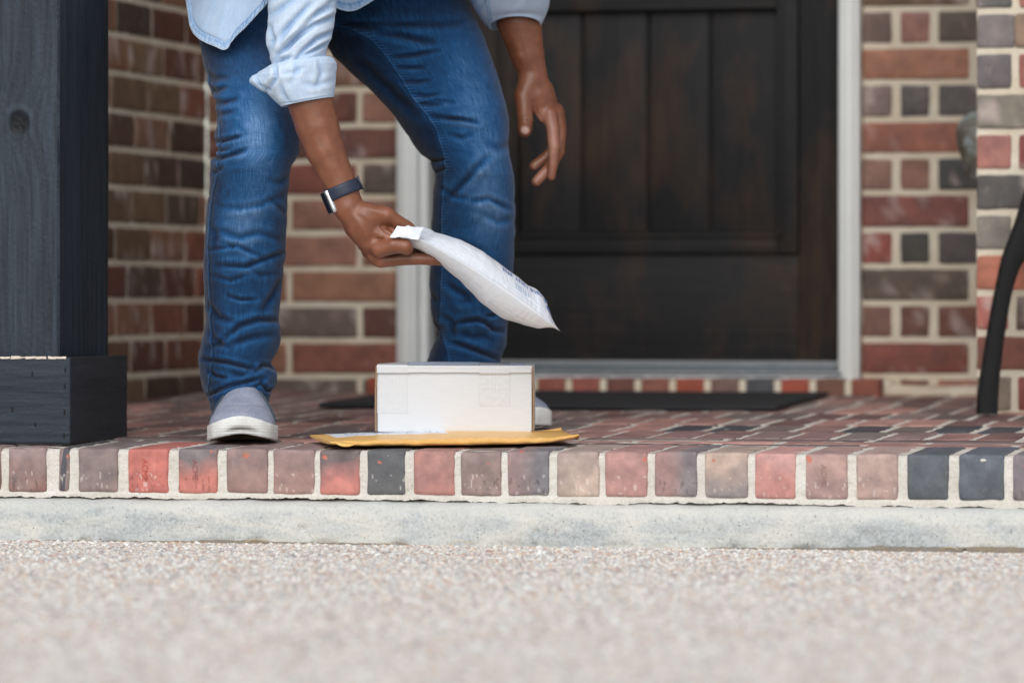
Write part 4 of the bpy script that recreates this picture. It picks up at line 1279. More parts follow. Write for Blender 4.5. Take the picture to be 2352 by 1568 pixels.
foldsL = [
    (c6([(140, 235), (185, 240), (250, 225), (320, 205)]), 6, 5.0), (c6([(120, 330), (175, 345), (260, 320), (330, 295)]), 7, 6.0), (c6([(150, 285), (185, 300), (240, 290)]), 5, 3.0),
    (c6([(115, 410), (150, 430), (190, 400)]), 6, 3.0), (c6([(170, 640), (300, 655), (430, 630), (570, 560)]), 8, 2.2), (c6([(480, 590), (530, 640), (580, 690)]), 7, 2.0),
    (c6([(165, 785), (300, 830), (420, 800), (560, 845)]), 9, 3.0), (c6([(115, 905), (280, 880), (430, 948)]), 6, 3.6), (c6([(170, 1000), (330, 1008), (450, 965), (575, 915)]), 7, 5.0),
    (c6([(125, 1060), (240, 1095), (340, 1058)]), 6, 2.6), (c6([(225, 1188), (300, 1212), (395, 1210)]), 5, 4.2), (c6([(220, 1440), (300, 1370), (410, 1335), (548, 1338)]), 8, 6.0),
    (c6([(105, 1230), (170, 1320), (270, 1352)]), 8, 3.2), (c6([(430, 1290), (490, 1190), (550, 1080)]), 9, 3.2), (c6([(180, 860), (230, 870), (270, 900)]), 5, 2.0), (c6([(350, 1010), (420, 1060), (520, 1050)]), 7, 2.2),
    (c6([(120, 1410), (170, 1480), (240, 1510)]), 7, 3.0), (c6([(480, 480), (540, 490), (590, 450)]), 8, 2.2), (c6([(130, 760), (160, 830), (150, 900)]), 8, 2.4),
    (c5([(330, 335), (420, 350), (600, 372), (850, 440), (930, 440)]), 6, 7.0), (c5([(930, 500), (1030, 410), (1120, 420), (1200, 470)]), 6, 5.5), (c5([(400, 490), (470, 540), (580, 560)]), 5, 5.0), (c5([(470, 725), (620, 665), (820, 610), (1010, 565)]), 6, 6.0),
    (c5([(1010, 640), (1090, 725), (1210, 690)]), 5, 6.5), (c5([(330, 790), (430, 750), (520, 700)]), 5, 4.0), (c5([(560, 150), (700, 120), (900, 60), (1150, 20)]), 9, 3.5), (c5([(650, 480), (760, 530), (900, 480)]), 7, 3.0), (c5([(380, 200), (500, 150), (560, 60)]), 8, 3.0), (c5([(900, 700), (980, 640), (1060, 560)]), 5, 3.0),
    (c1([(300, 560), (380, 600), (480, 590)]), 8, 3.0), (c1([(330, 680), (400, 700), (470, 660)]), 7, 3.2), (c1([(380, 790), (450, 790), (560, 750)]), 7, 3.5), (c1([(560, 970), (600, 1010), (620, 1040)]), 7, 2.0), (c1([(400, 880), (470, 870), (540, 850)]), 7, 2.4)]
legR = [(690, -190, 1040, -190, 8.66, 0.12), (700, -100, 1050, -100, 8.62, 0.12), (712, -30, 1062, -30, 8.60, 0.118), (730, 40, 1092, 40, 8.57, 0.113), (746, 95, 1116, 95, 8.545, 0.108), (765, 130, 1128, 130, 8.53, 0.104), (800, 162, 1139, 160, 8.52, 0.102), (850, 208, 1152, 200, 8.50, 0.098), (880, 238, 1160, 230, 8.49, 0.095),
        (908, 270, 1168, 262, 8.48, 0.092), (930, 302, 1169, 300, 8.48, 0.089), (951, 335, 1166, 330, 8.48, 0.087), (968, 356, 1169, 352, 8.48, 0.085), (990, 370, 1173, 372, 8.48, 0.083), (993, 385, 1176, 390, 8.485, 0.081), (1003, 401, 1180, 405, 8.49, 0.079), (1001, 415, 1181, 425, 8.50, 0.078), (996, 440, 1181, 450, 8.51, 0.077), (995, 480, 1181, 480, 8.525, 0.075),
        (993, 530, 1181, 530, 8.55, 0.073), (989, 590, 1179, 590, 8.58, 0.072), (986, 650, 1176, 650, 8.61, 0.071), (989, 700, 1172, 700, 8.63, 0.071), (993, 740, 1166, 740, 8.65, 0.071), (1002, 756, 1163, 765, 8.66, 0.071), (1008, 768, 1165, 780, 8.665, 0.072), (998, 785, 1163, 795, 8.67, 0.074), (985, 815, 1155, 812, 8.675, 0.075), (976, 840, 1150, 835, 8.68, 0.076), (972, 870, 1148, 865, 8.685, 0.075), (976, 905, 1140, 900, 8.69, 0.070), (984, 935, 1132, 930, 8.69, 0.064, 12)]
foldsR = [
    (c5b([(520, 985), (640, 1020), (780, 1065), (1000, 1150), (1290, 1255)]), 7, 7.0), (c5b([(600, 690), (760, 650), (950, 630), (1080, 670), (1200, 780), (1350, 805)]), 7, 7.0), (c5b([(1080, 575), (1180, 560), (1290, 520)]), 6, 5.0), (c5b([(520, 110), (620, 180), (760, 260), (860, 380)]), 8, 3.5),
    (c5b([(440, 590), (530, 650), (560, 760), (570, 900)]), 7, 3.5), (c5b([(620, 280), (720, 350), (840, 330)]), 8, 2.6), (c5b([(700, 850), (860, 900), (1050, 880), (1180, 940)]), 9, 3.0), (c5b([(200, 600), (270, 700), (350, 760)]), 7, 4.0), (c5b([(200, 200), (260, 300), (330, 320)]), 8, 3.0),
    (c7([(100, 385), (150, 400), (200, 390)]), 5, 5.0), (c7([(140, 470), (175, 455), (205, 440)]), 5, 4.5), (c7([(215, 620), (300, 530), (380, 440), (450, 375)]), 9, 4.5), (c7([(360, 625), (450, 612), (560, 668)]), 7, 3.5), (c7([(210, 165), (300, 170), (400, 195)]), 5, 4.0), (c7([(60, 85), (160, 60), (260, 75)]), 5, 3.0),
    (c7([(180, 540), (260, 600), (330, 610)]), 7, 2.6), (c7([(420, 700), (500, 740), (580, 720)]), 9, 2.4), (c7([(210, 1080), (300, 1130), (380, 1180)]), 8, 2.8), (c7([(430, 300), (500, 330), (570, 310)]), 10, 2.2), (c7([(200, 880), (300, 860), (420, 900)]), 9, 2.4), (c7([(220, 250), (300, 270), (360, 250)]), 6, 2.6),
    (c4b([(230, 250), (480, 290), (800, 340), (1200, 430)]), 9, 4.0), (c4b([(200, 240), (560, 250), (950, 255), (1300, 250), (1450, 235)]), 9, 3.5), (c4b([(600, 350), (860, 385), (1150, 445)]), 7, 3.5), (c4b([(740, 585), (1000, 560), (1230, 510)]), 6, 4.5), (c4b([(800, 690), (930, 695), (1080, 690)]), 5, 4.0),
    (c4b([(860, 830), (1000, 840), (1130, 815)]), 6, 3.5), (c4b([(1040, 1060), (1130, 1075), (1260, 1060)]), 6, 4.5), (c4b([(1130, 1185), (1350, 1215), (1620, 1240)]), 7, 4.5), (c4b([(400, 600), (560, 760), (800, 980), (1000, 1160)]), 12, 3.5), (c4b([(960, 960), (1100, 985), (1220, 965)]), 6, 3.0)]
seamR = [(700, 30), (778, 61), (807, 67), (841, 83), (859, 97), (890, 132), (924, 184), (946, 220), (962, 240), (979, 260), (1002, 296), (1011, 325), (1019, 349), (1024, 390), (1021, 435), (1017, 493), (1016, 560), (1016, 616), (1014, 698), (1012, 752), (1026, 793), (1032, 830), (1036, 930)]
seamL = [(474, 150), (490, 220), (504, 290), (506, 330), (502, 391), (492, 430), (485, 466), (479, 571), (481, 646), (484, 700), (486, 760), (490, 830), (478, 890), (486, 940)]

def blob(x, y, cx, cy, rx, ry, rot=0.0):
    ca, sa = math.cos(rot), math.sin(rot)
    u, v = (x - cx) * ca + (y - cy) * sa, -(x - cx) * sa + (y - cy) * ca
    return np.exp(-((u / rx) ** 2 + (v / ry) ** 2))

VV, FF, UVs, WR = [], [], [], []
noff = 0
for which, rows, folds, seam_ in (('L', legL, foldsL, seamL), ('R', legR, foldsR, seamR)):
    P, N, uv, st = loft(rows, 620, 190, 40, 4, 0.94)
    x, y = proj(P)
    front = np.clip(st[None, :] * 2.2 + 0.35, 0, 1)
    f = fold_field(x, y, folds) * front
    nz = fbm(P, 7, 2, 31) * 0.003 + np.minimum(np.abs(fbm(P * [1, 1, 1.9] + fbm(P, 9, 2, 37)[..., None] * 0.03, 13, 2, 33)), 0.35) * 0.0038 - 0.0005 + fbm(P, 90, 2, 35) * 0.0004
    back = np.clip(-st[None, :] * 3, 0, 1)
    nz = nz + back * fbm(P * [1, 1, 2.4], 14, 2, 36) * 0.008
    d, sg, al = seg_dist(x, y, seam_)
    onf = (st[None, :] > -0.05)
    sd = d * sg
    if which == 'R':
        band = np.exp(-((sd + 6) / 5.0) ** 2)
        rid = 0.0016 * np.exp(-(sd / 2.0) ** 2) - 0.0012 * np.exp(-((sd - 3.0) / 2.0) ** 2) + 0.0007 * band + 0.0004 * band * np.sin(y / 1.08 + np.sin(y / 23) * 2)
    else:
        band = 0 * d
        rid = 0.0009 * np.exp(-(d / 2.0) ** 2) - 0.0004 * np.exp(-((sd + 3) / 2) ** 2)
    P2 = P + N * ((f + nz) + rid * onf)[..., None]
    wear_shade = 0.225 + 0.09 * fbm(P, 6, 2, 41) + np.clip(f * 45 + nz * 14, -0.16, 0.12)  # fold shading painted in: valleys darker, ridges paler, over the denim tone
    if which == 'L':
        wear_shade += 0.42 * blob(x, y, 592, 292, 50, 90) + 0.30 * blob(x, y, 560, 510, 58, 55) + 0.16 * blob(x, y, 590, 410, 60, 80) + 0.12 * blob(x, y, 560, 130, 60, 110) + 0.05 * blob(x, y, 560, 700, 60, 120)
        for (a_, b_, c_, e_) in ((540, 562, 60, 7), (560, 486, 70, 6), (590, 470, 40, 5), (545, 590, 45, 6), (580, 620, 50, 6)):
            wear_shade += 0.06 * blob(x, y, a_, b_, c_, e_, -0.15)
        wear_shade -= 0.14 * np.clip((520 - x) / 30, 0, 1) + 0.10 * np.clip((x - 625) / 30, 0, 1)  # unfaded indigo sides, deepened by painted side shade
        lip = np.clip((y - 935 + np.clip(st[None, :], 0, 1) * 28) / 10, 0, 1) * 0
    else:
        wear_shade += 0.26 * blob(x, y, 1095, 250, 55, 120, -0.3) + 0.30 * blob(x, y, 1120, 440, 52, 95) + 0.10 * blob(x, y, 1060, 130, 60, 60) + 0.12 * blob(x, y, 1120, 530, 45, 45) + 0.04
        for (a_, b_, c_, e_, r_) in ((1110, 452, 50, 6, 0.1), (1100, 500, 60, 7, 0.2), (1120, 478, 50, 5, 0.25), (1090, 385, 40, 6, -0.7), (1070, 330, 35, 5, 0.1)):
            wear_shade += 0.05 * blob(x, y, a_, b_, c_, e_, r_)
        left_of = (sd > 0) & onf
        wear_shade -= 0.16 * np.clip(sd / 12, 0, 1) * onf
        wear_shade -= 0.10 * np.clip((60 - y) / 80, 0, 1)  # shade below the shirt painted into the upper leg
    wear_shade += onf * (0.22 * np.exp(-(d / 1.6) ** 2))
    wear_shade -= onf * 0.15 * np.exp(-((sd - 2.6 if which == 'R' else sd + 3) / 1.8) ** 2)
    wear_shade = wear_shade + onf * band * 0.20 * np.sin(y / 1.08 + np.sin(y / 23) * 2)
    n, m = P.shape[:2]
    # hem: stitched band just above the edge, then a turned-in rim
    k = np.arange(n)[:, None]
    hem = np.exp(-((n - 1 - k) / 12.0) ** 2)
    wear_shade = wear_shade + 0.12 * (np.sin(k * 0 + uv[..., 0] * 900) > 0.3) * hem - 0.10 * np.exp(-((n - 16 - k) / 2.5) ** 2) + 0.1 * np.exp(-((n - 1 - k) / 1.5) ** 2)
    P2 = P2 + N * (0.0016 * np.clip(hem * 2, 0, 1))[..., None]
    rimc = P2[-1].mean(0)
    ins1 = P2[-1] - N[-1] * 0.0035 + UP * 0.001
    ins2 = P2[-12] - N[-1] * 0.006
    ins3 = P2[-70] - N[-1] * 0.010
    P3 = np.concatenate([P2, ins1[None], ins2[None], ins3[None]], 0)
    wear_shade = np.concatenate([wear_shade, wear_shade[-1:] * 0 + 0.2, wear_shade[-1:] * 0 + 0.15, wear_shade[-1:] * 0 + 0.1], 0)
    uv = np.concatenate([uv, uv[-1:], uv[-1:], uv[-1:]], 0)
    n += 3
    VV.append(P3.reshape(-1, 3)); FF.append(ringF(n, m) + noff); UVs.append(uv.reshape(-1, 2)); WR.append(wear_shade.ravel()); noff += n * m
# seat of the jeans joining the two legs
seat = [(640, -330, 980, -330, 8.58, 0.11), (610, -260, 1010, -260, 8.56, 0.13), (590, -180, 1040, -180, 8.56, 0.15), (560, -90, 1030, -90, 8.58, 0.14), (640, -20, 1000, -20, 8.58, 0.11), (700, 30, 930, 40, 8.57, 0.08), (745, 60, 860, 75, 8.57, 0.03)]
P, N, uv, st = loft(seat, 120, 80, 40, 8)
P = P + N * (fbm(P, 9, 3, 31) * 0.004)[..., None]
n, m = P.shape[:2]
VV.append(P.reshape(-1, 3)); FF.append(ringF(n, m) + noff); UVs.append(uv.reshape(-1, 2)); WR.append(np.full(n * m, 0.28)); noff += n * m
jeans = mk('jeans', np.vstack(VV), np.vstack(FF)[:, ::-1], DENIM, person, uv=np.vstack(UVs), floats={'wear_shade': np.concatenate(WR)})


# --- shirt ------------------------------------------------------------
VV, FF, UVs, WR = [], [], [], []
noff = 0
def push(P, F, uv, wr):
    global noff
    VV.append(P.reshape(-1, 3)); FF.append(F + noff); UVs.append(uv.reshape(-1, 2)); WR.append(np.broadcast_to(wr, P.shape[:-1]).ravel()); noff += P[..., 0].size
slv = [(640, -430, 790, -430, 8.02, 0.075), (628, -300, 790, -300, 7.98, 0.072), (616, -200, 790, -200, 7.955, 0.066), (613, -110, 790, -110, 7.94, 0.062), (615, -50, 780, -50, 7.935, 0.060), (617, 0, 773, 0, 7.93, 0.058), (616, 45, 767, 42, 7.93, 0.057), (613, 80, 763, 72, 7.93, 0.056), (615, 105, 756, 96, 7.93, 0.054), (622, 128, 749, 112, 7.93, 0.052), (627, 150, 748, 134, 7.93, 0.050), (632, 175, 752, 158, 7.93, 0.049)]
foldsS = [(c1([(1290, 10), (1180, 90), (1050, 230), (930, 380)]), 8, 5.0), (c1([(1290, 130), (1150, 190), (1000, 300), (870, 420), (850, 480)]), 7, 7.0), (c1([(1290, 240), (1160, 300), (1040, 410), (1000, 470)]), 6, 5.5), (c1([(1250, 330), (1170, 370), (1060, 430)]), 5, 5.0),
          (c1([(1110, 40), (1020, 130), (900, 250), (830, 330)]), 8, 4.0), (c1([(1000, -20), (900, 60), (810, 120)]), 9, 3.5), (c1([(960, 190), (900, 300), (855, 400)]), 7, 3.5), (c1([(1280, 60), (1220, 80), (1150, 120)]), 6, 3.0), (c1([(960, 440), (900, 460), (870, 500)]), 5, 4.0), (c1([(800, 200), (830, 300), (820, 420)]), 7, 3.0)]
P, N, uv, st = loft(slv, 420, 170, 40, 6)
x, y = proj(P)
f = fold_field(x, y, foldsS) * np.clip(st[None, :] * 2.5 + 0.4, 0, 1)
nz = fbm(P, 12, 3, 51) * 0.0025 + fbm(P * [1, 1, 1], 45, 3, 53) * 0.0012
push(P + N * (f + nz)[..., None], ringF(*P.shape[:2]), uv, 0.60 + np.clip(f * 60, -0.15, 0.12))  # sleeve folds shaded through the cloth colour
# tail hanging at the hip: a sheet with a stitched hem following its rounded edge
def tail(bottom, top, nu, nv, seed, hemdark=0.25, base=0.55, curl=0.0):
    B = catmull(bottom, nu); T = catmull(top, nu)
    v = np.linspace(0, 1, nv) ** 0.8
    pb = W(B[:, 0], B[:, 1], B[:, 2]); pt = W(T[:, 0], T[:, 1], T[:, 2])
    G = pt[:, None] * (1 - v)[None, :, None] + pb[:, None] * v[None, :, None]
    n_ = np.cross(np.gradient(G, axis=0), np.gradient(G, axis=1)); n_ /= np.linalg.norm(n_, axis=-1, keepdims=True) + 1e-12
    if (n_.mean((0, 1)) @ FWD) > 0: n_ = -n_; flip = True
    else: flip = False
    L = np.linalg.norm(pb - pt, axis=1).mean()
    dist = (1 - v)[None, :] * np.linalg.norm(pb - pt, axis=1)[:, None]
    arc = np.concatenate([[0], np.cumsum(np.linalg.norm(np.diff(pb, axis=0), axis=1))])[:, None]
    h = 0.0012 * (dist < 0.013) + 0.0010 * np.exp(-((dist - 0.0035) / 0.0016) ** 2) - 0.0016 * np.exp(-((dist - 0.0135) / 0.0013) ** 2)
    puck = 0.0013 * np.sin(arc * 620 + 2 * np.sin(arc * 90)) * np.exp(-((dist - 0.008) / 0.005) ** 2)
    dr = fbm(np.stack([G[..., 0] + G[..., 1], G[..., 2] * 0.6, G[..., 0] * 0], -1), 16, 3, seed) * 0.006 * np.clip(dist / 0.02, 0.25, 1)
    G = G + n_ * (h + puck + dr)[..., None]
    uv = np.stack([arc + 0 * dist, dist], -1)
    wr = base + 0.06 * (dist > 0.014) - hemdark * np.exp(-((dist - 0.0125) / 0.003) ** 2) * (0.6 + 0.4 * np.sin(arc * 620)) + 0.22 * np.exp(-(dist / 0.002) ** 2) - 0.10 * ((dist < 0.012) & (dist > 0.004)) * (np.sin(arc * 310) > 0)
    F = gridF(nu, nv)
    if flip: F = F[:, ::-1]
    push(G, F, uv, wr)
    # inner side a millimetre behind
    push(G - n_ * 0.0014, F[:, ::-1], uv, 0.45)
tail([(420, -60, 8.40), (424, -20, 8.34), (429, 10, 8.27), (437, 60, 8.20), (446, 78, 8.17), (460, 92, 8.14), (478, 101, 8.12), (496, 108, 8.10), (510, 115, 8.09), (518, 116, 8.085), (525, 112, 8.08), (530, 100, 8.08), (536, 92, 8.08), (546, 80, 8.08), (562, 66, 8.08), (580, 46, 8.08), (600, 24, 8.08), (625, -6, 8.10), (660, -40, 8.12)],
     [(535, -300, 8.38), (538, -300, 8.32), (545, -300, 8.26), (560, -300, 8.20), (580, -300, 8.15), (600, -300, 8.11), (625, -300, 8.09), (680, -300, 8.07)], 260, 200, 61, 0.22, 0.48)
tail([(690, -40, 8.28), (730, -5, 8.28), (765, 16, 8.28), (785, 24, 8.285), (800, 27, 8.29), (815, 25, 8.30), (828, 19, 8.31), (845, 9, 8.32), (862, -2, 8.33), (890, -30, 8.36), (940, -90, 8.40)],
     [(690, -300, 8.30), (780, -300, 8.30), (860, -300, 8.32), (960, -300, 8.40)], 160, 120, 63, 0.3, 0.40)
# far sleeve
slv2 = [(1010, -420, 1200, -420, 8.30, 0.085), (1030, -250, 1240, -250, 8.38, 0.08), (1050, -140, 1258, -140, 8.44, 0.074), (1062, -60, 1264, -70, 8.48, 0.070), (1074, -10, 1264, -15, 8.51, 0.067), (1088, 20, 1261, 14, 8.53, 0.064, 2), (1100, 38, 1256, 30, 8.54, 0.062, 5), (1112, 54, 1250, 44, 8.55, 0.060, 12), (1124, 62, 1243, 58, 8.55, 0.058, 18)]
P, N, uv, st = loft(slv2, 260, 120, 36, 6)
x, y = proj(P)
fs = [([(1070, 20), (1085, 0), (1100, -40)], 7, 4.0), ([(1180, 20), (1200, -10), (1230, -40)], 9, 2.5), ([(1095, 30), (1108, 10), (1112, -30)], 6, 3.0)]
f = fold_field(x, y, fs) * np.clip(st[None, :] * 2.5, 0, 1)
d, sg, al = seg_dist(x, y, [(1119, -40), (1120, 0), (1124, 40), (1130, 62)])
sm_ = np.exp(-(d / 1.8) ** 2) * (st[None, :] > 0)
n, m = P.shape[:2]
P = P + N * (f + fbm(P, 12, 3, 55) * 0.003 + sm_ * 0.001)[..., None]
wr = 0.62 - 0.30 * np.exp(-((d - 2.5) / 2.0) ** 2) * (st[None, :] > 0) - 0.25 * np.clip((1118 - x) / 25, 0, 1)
P = np.concatenate([P, (P[-1] - N[-1] * 0.003)[None], (P[-20] - N[-1] * 0.007)[None], (P[-80] - N[-1] * 0.012)[None]], 0)
wr = np.concatenate([wr, np.full((3, m), 0.5)], 0); uv = np.concatenate([uv, uv[-1:], uv[-1:], uv[-1:]], 0)
push(P, ringF(n + 3, m), uv, wr)
# back and shoulders of the shirt, above the picture
tor = [(600, -80, 1080, -80, 8.48, 0.15), (570, -160, 1100, -160, 8.40, 0.18), (560, -250, 1130, -250, 8.27, 0.20), (565, -340, 1165, -340, 8.14, 0.205), (590, -420, 1180, -420, 8.05, 0.19), (640, -490, 1150, -490, 7.99, 0.155), (740, -545, 1050, -545, 7.95, 0.11), (815, -570, 970, -570, 7.93, 0.075)]
P, N, uv, st = loft(tor, 160, 80, 60, 6)
P = P + N * (fbm(P, 7, 3, 57) * 0.008)[..., None]
push(P, ringF(*P.shape[:2]), uv, 0.6)
shirt = mk('shirt', np.vstack(VV), np.vstack(FF)[:, ::-1], SHIRT, person, uv=np.vstack(UVs), floats={'wear_shade': np.concatenate(WR)})

# rolled cuff on the near sleeve
VV, FF, UVs, WR = [], [], [], []; noff = 0
cuff = [(636, 150, 738, 132, 7.93, 0.048), (626, 148, 748, 130, 7.93, 0.052), (619, 151, 761, 130, 7.93, 0.056), (606, 159, 769, 136, 7.93, 0.059), (594, 166, 774, 145, 7.93, 0.0605), (586, 176, 774, 156, 7.93, 0.061), (590, 187, 772, 169, 7.93, 0.060), (602, 200, 771, 184, 7.93, 0.0585), (617, 216, 769, 200, 7.93, 0.057), (631, 232, 768, 213, 7.93, 0.055), (646, 245, 767, 223, 7.93, 0.053),
        (650, 246, 765, 224, 7.93, 0.0515), (652, 242, 763, 219, 7.93, 0.049), (648, 225, 760, 202, 7.93, 0.047), (645, 205, 757, 185, 7.93, 0.045)]
P, N, uv, st = loft(cuff, 260, 180, 40, 2)
x, y = proj(P)
fc_ = [(c1([(840, 500), (850, 600), (800, 680)]), 6, 5.0), (c1([(700, 610), (730, 650), (800, 700)]), 5, 5.5), (c1([(880, 640), (900, 720), (940, 780)]), 7, 2.6), (c1([(990, 470), (1010, 560), (960, 640)]), 8, 2.0), (c1([(1180, 470), (1200, 560), (1170, 650)]), 8, 2.2), (c1([(900, 560), (980, 560), (1060, 520)]), 7, 1.8), (c1([(1060, 640), (1150, 660), (1280, 620)]), 8, 1.8), (c1([(870, 800), (1000, 785), (1280, 735)]), 3, 1.2)]
f = fold_field(x, y, fc_) * np.clip(st[None, :] * 2.5 + 0.2, 0, 1)
P = P + N * (f + fbm(P, 18, 3, 59) * 0.0025 + fbm(P, 70, 2, 60) * 0.0006)[..., None]
push(P, ringF(*P.shape[:2]), uv, 0.64 + np.clip(f * 60, -0.12, 0.1))  # cuff creases painted darker as fold shade
# the ear of folded cloth sticking out behind the elbow
ear = [(620, 152, 640, 168, 7.925, 0.012), (604, 160, 628, 205, 7.922, 0.020), (590, 170, 612, 210, 7.92, 0.021), (580, 176, 598, 206, 7.92, 0.019), (574, 181, 587, 200, 7.92, 0.014), (572.5, 187, 576, 193, 7.92, 0.005)]
P, N, uv, st = loft(ear, 80, 60, 30, 3)
x, y = proj(P)
f = fold_field(x, y, [(c1([(690, 600), (720, 650), (790, 700)]), 4, 4.5), (c1([(740, 570), (770, 640), (810, 690)]), 4, 3.5)])
push(P + N * (f + fbm(P, 60, 2, 66) * 0.0012)[..., None], ringF(*P.shape[:2])[:, ::-1] if False else ringF(*P.shape[:2]), uv, 0.6)
o = mk('cuff', np.vstack(VV), np.vstack(FF)[:, ::-1], SHIRT, shirt, uv=np.vstack(UVs), floats={'wear_shade': np.concatenate(WR)})
o.matrix_parent_inverse = Matrix.Identity(4); o.location = (0, 0, 0)


# --- body from a distance field --------------------------------------
class Field:
    def __init__(self, lo, hi, h):
        self.lo = np.array(lo, float); self.h = h
        self.n = np.ceil((np.array(hi) - self.lo) / h).astype(int) + 1
        self.D = np.full(tuple(self.n), 0.2, np.float32)
    def _sub(self, a, b, pad):
        lo = np.minimum(a, b) - pad; hi = np.maximum(a, b) + pad
        i0 = np.clip(np.floor((lo - self.lo) / self.h).astype(int), 0, self.n - 1); i1 = np.clip(np.ceil((hi - self.lo) / self.h).astype(int) + 1, 1, self.n)
        if np.any(i1 <= i0): return None, None
        ax = [self.lo[k] + self.h * np.arange(i0[k], i1[k]) for k in range(3)]
        X = np.stack(np.meshgrid(*ax, indexing='ij'), -1).astype(np.float32)
        return tuple(slice(i0[k], i1[k]) for k in range(3)), X
    def cone(self, a, b, ra, rb, k=0.006, sub=False, flat=None):
        a, b = np.array(a, float), np.array(b, float)
        sl, X = self._sub(a, b, max(ra, rb) * (1.3 if flat is None else 1.9) + k * 1.5 + 0.006)
        if sl is None: return
        ab = (b - a).astype(np.float32); l2 = float(ab @ ab) + 1e-12
        q = X - a.astype(np.float32)
        t = np.clip((q @ ab) / l2, 0, 1)
        v = q - t[..., None] * ab
        if flat is not None:        # (axis unit vector, stretch): wider along the axis
            ax, s = flat; ax = np.array(ax, np.float32)
            c = v @ ax
            v = v - (c * (1 - 1 / s))[..., None] * ax
        d = np.sqrt((v ** 2).sum(-1)) - (ra + (rb - ra) * t)
        self.merge(sl, d, k, sub)
    def merge(self, sl, d, k, sub=False):
        D = self.D[sl]
        if sub:
            h = np.clip(0.5 - 0.5 * (D + d) / k, 0, 1); self.D[sl] = D * (1 - h) - d * h + k * h * (1 - h)
        else:
            h = np.clip(0.5 + 0.5 * (D - d) / k, 0, 1); self.D[sl] = D * (1 - h) + d * h - k * h * (1 - h)
    def chain(self, pts, rs, k=0.004, flat=None):
        for i in range(len(pts) - 1): self.cone(pts[i], pts[i + 1], rs[i], rs[i + 1], k if i == 0 else 0.0012, flat=flat)
    def mesh(self):
        D = self.D; n = D.shape
        s = D < 0
        c = sum(s[i:n[0] - 1 + i, j:n[1] - 1 + j, k:n[2] - 1 + k].astype(np.int8) for i in (0, 1) for j in (0, 1) for k in (0, 1))
        act = (c > 0) & (c < 8)
        idx = -np.ones(act.shape, np.int64); cells = np.argwhere(act); idx[act] = np.arange(len(cells))
        acc_ = np.zeros((len(cells), 3)); cnt = np.zeros(len(cells))
        corners = [(i, j, k) for i in (0, 1) for j in (0, 1) for k in (0, 1)]
        val = {o_: D[cells[:, 0] + o_[0], cells[:, 1] + o_[1], cells[:, 2] + o_[2]] for o_ in corners}
        for a in corners:
            for ax in range(3):
                if a[ax] == 0:
                    b = list(a); b[ax] = 1; b = tuple(b)
                    va, vb = val[a], val[b]
                    m = (va < 0) != (vb < 0)
                    t = np.where(m, va / np.where(m, va - vb, 1), 0)
                    p = np.array(a, float) + np.zeros((len(cells), 3)); p[:, ax] += t
                    acc_ += p * m[:, None]; cnt += m
        V = self.lo + self.h * (cells + acc_ / cnt[:, None])
        F = []
        for ax in range(3):
            a1, a2 = (ax + 1) % 3, (ax + 2) % 3
            sl0 = [slice(None)] * 3; sl1 = [slice(None)] * 3
            sl0[ax] = slice(0, -1); sl1[ax] = slice(1, None)
            A, B = s[tuple(sl0)], s[tuple(sl1)]
            e = np.argwhere(A != B)
            e = e[(e[:, a1] > 0) & (e[:, a2] > 0) & (e[:, a1] < n[a1] - 1) & (e[:, a2] < n[a2] - 1)]
            q = []
            for (d1, d2) in ((-1, -1), (0, -1), (0, 0), (-1, 0)):
                cc = e.copy(); cc[:, a1] += d1; cc[:, a2] += d2
                q.append(idx[cc[:, 0], cc[:, 1], cc[:, 2]])
            q = np.stack(q, 1)
            fl = A[e[:, 0], e[:, 1], e[:, 2]]
            q[~fl] = q[~fl][:, ::-1]
            F.append(q[(q >= 0).all(1)])
        return V, np.vstack(F)


def relax(V, F, it=2, lam=0.5):
    E = np.vstack([F[:, [0, 1]], F[:, [1, 2]], F[:, [2, 3]], F[:, [3, 0]]])
    for _ in range(it):
        s = np.zeros_like(V); c = np.zeros(len(V))
        for a, b in ((0, 1), (1, 0)):
            for k in range(3): s[:, k] += np.bincount(E[:, a], V[E[:, b], k], len(V))
            c += np.bincount(E[:, a], minlength=len(V))
        V = V + lam * (s / c[:, None] - V)
    return V


def hp(px, py, dd, d0): return W(px, py, d0 + dd * 0.001)
bodyV, bodyF, bodyC = [], [], []
def bpush(V, F, C):
    n0 = sum(len(v) for v in bodyV)
    bodyV.append(V); bodyF.append(F + n0); bodyC.append(C)
skin_c = np.array([0.205, 0.074, 0.036])
# near arm and hand
D0 = 7.93
H = lambda px, py, dd=0: hp(px, py, dd, D0)
corn = np.array([H(560, -60, -90), H(1060, -60, 90), H(560, 660, 90), H(1060, 660, -90)])
Fd = Field([corn[:, 0].min(), corn[:, 1].min() - 0.01, corn[:, 2].min()], [corn[:, 0].max(), corn[:, 1].max(), H(600, 20)[2]], 0.0017)
Fd.cone(H(694, 150, 0), H(714, 238, 0), 0.036, 0.0385, 0.01)
Fd.cone(H(714, 238, 0), H(729, 290, 0), 0.0385, 0.0365, 0.003)
Fd.cone(H(729, 290, 0), H(747, 345, 0), 0.0365, 0.0325, 0.003)
Fd.cone(H(747, 345, 0), H(786, 434, 0), 0.0325, 0.0262, 0.003)
Fd.cone(H(786, 434, 0), H(800, 475, 0), 0.0262, 0.0258, 0.003)
Fd.cone(H(800, 475, 0), H(838, 528, 2), 0.0258, 0.0235, 0.003)
Fd.cone(H(838, 520, 0), H(866, 560, 8), 0.024, 0.0185, 0.012)
Fd.cone(H(820, 520, 6), H(868, 590, 14), 0.0175, 0.0135, 0.012)
Fd.cone(H(838, 500, -6), H(880, 505, -4), 0.020, 0.0130, 0.012)
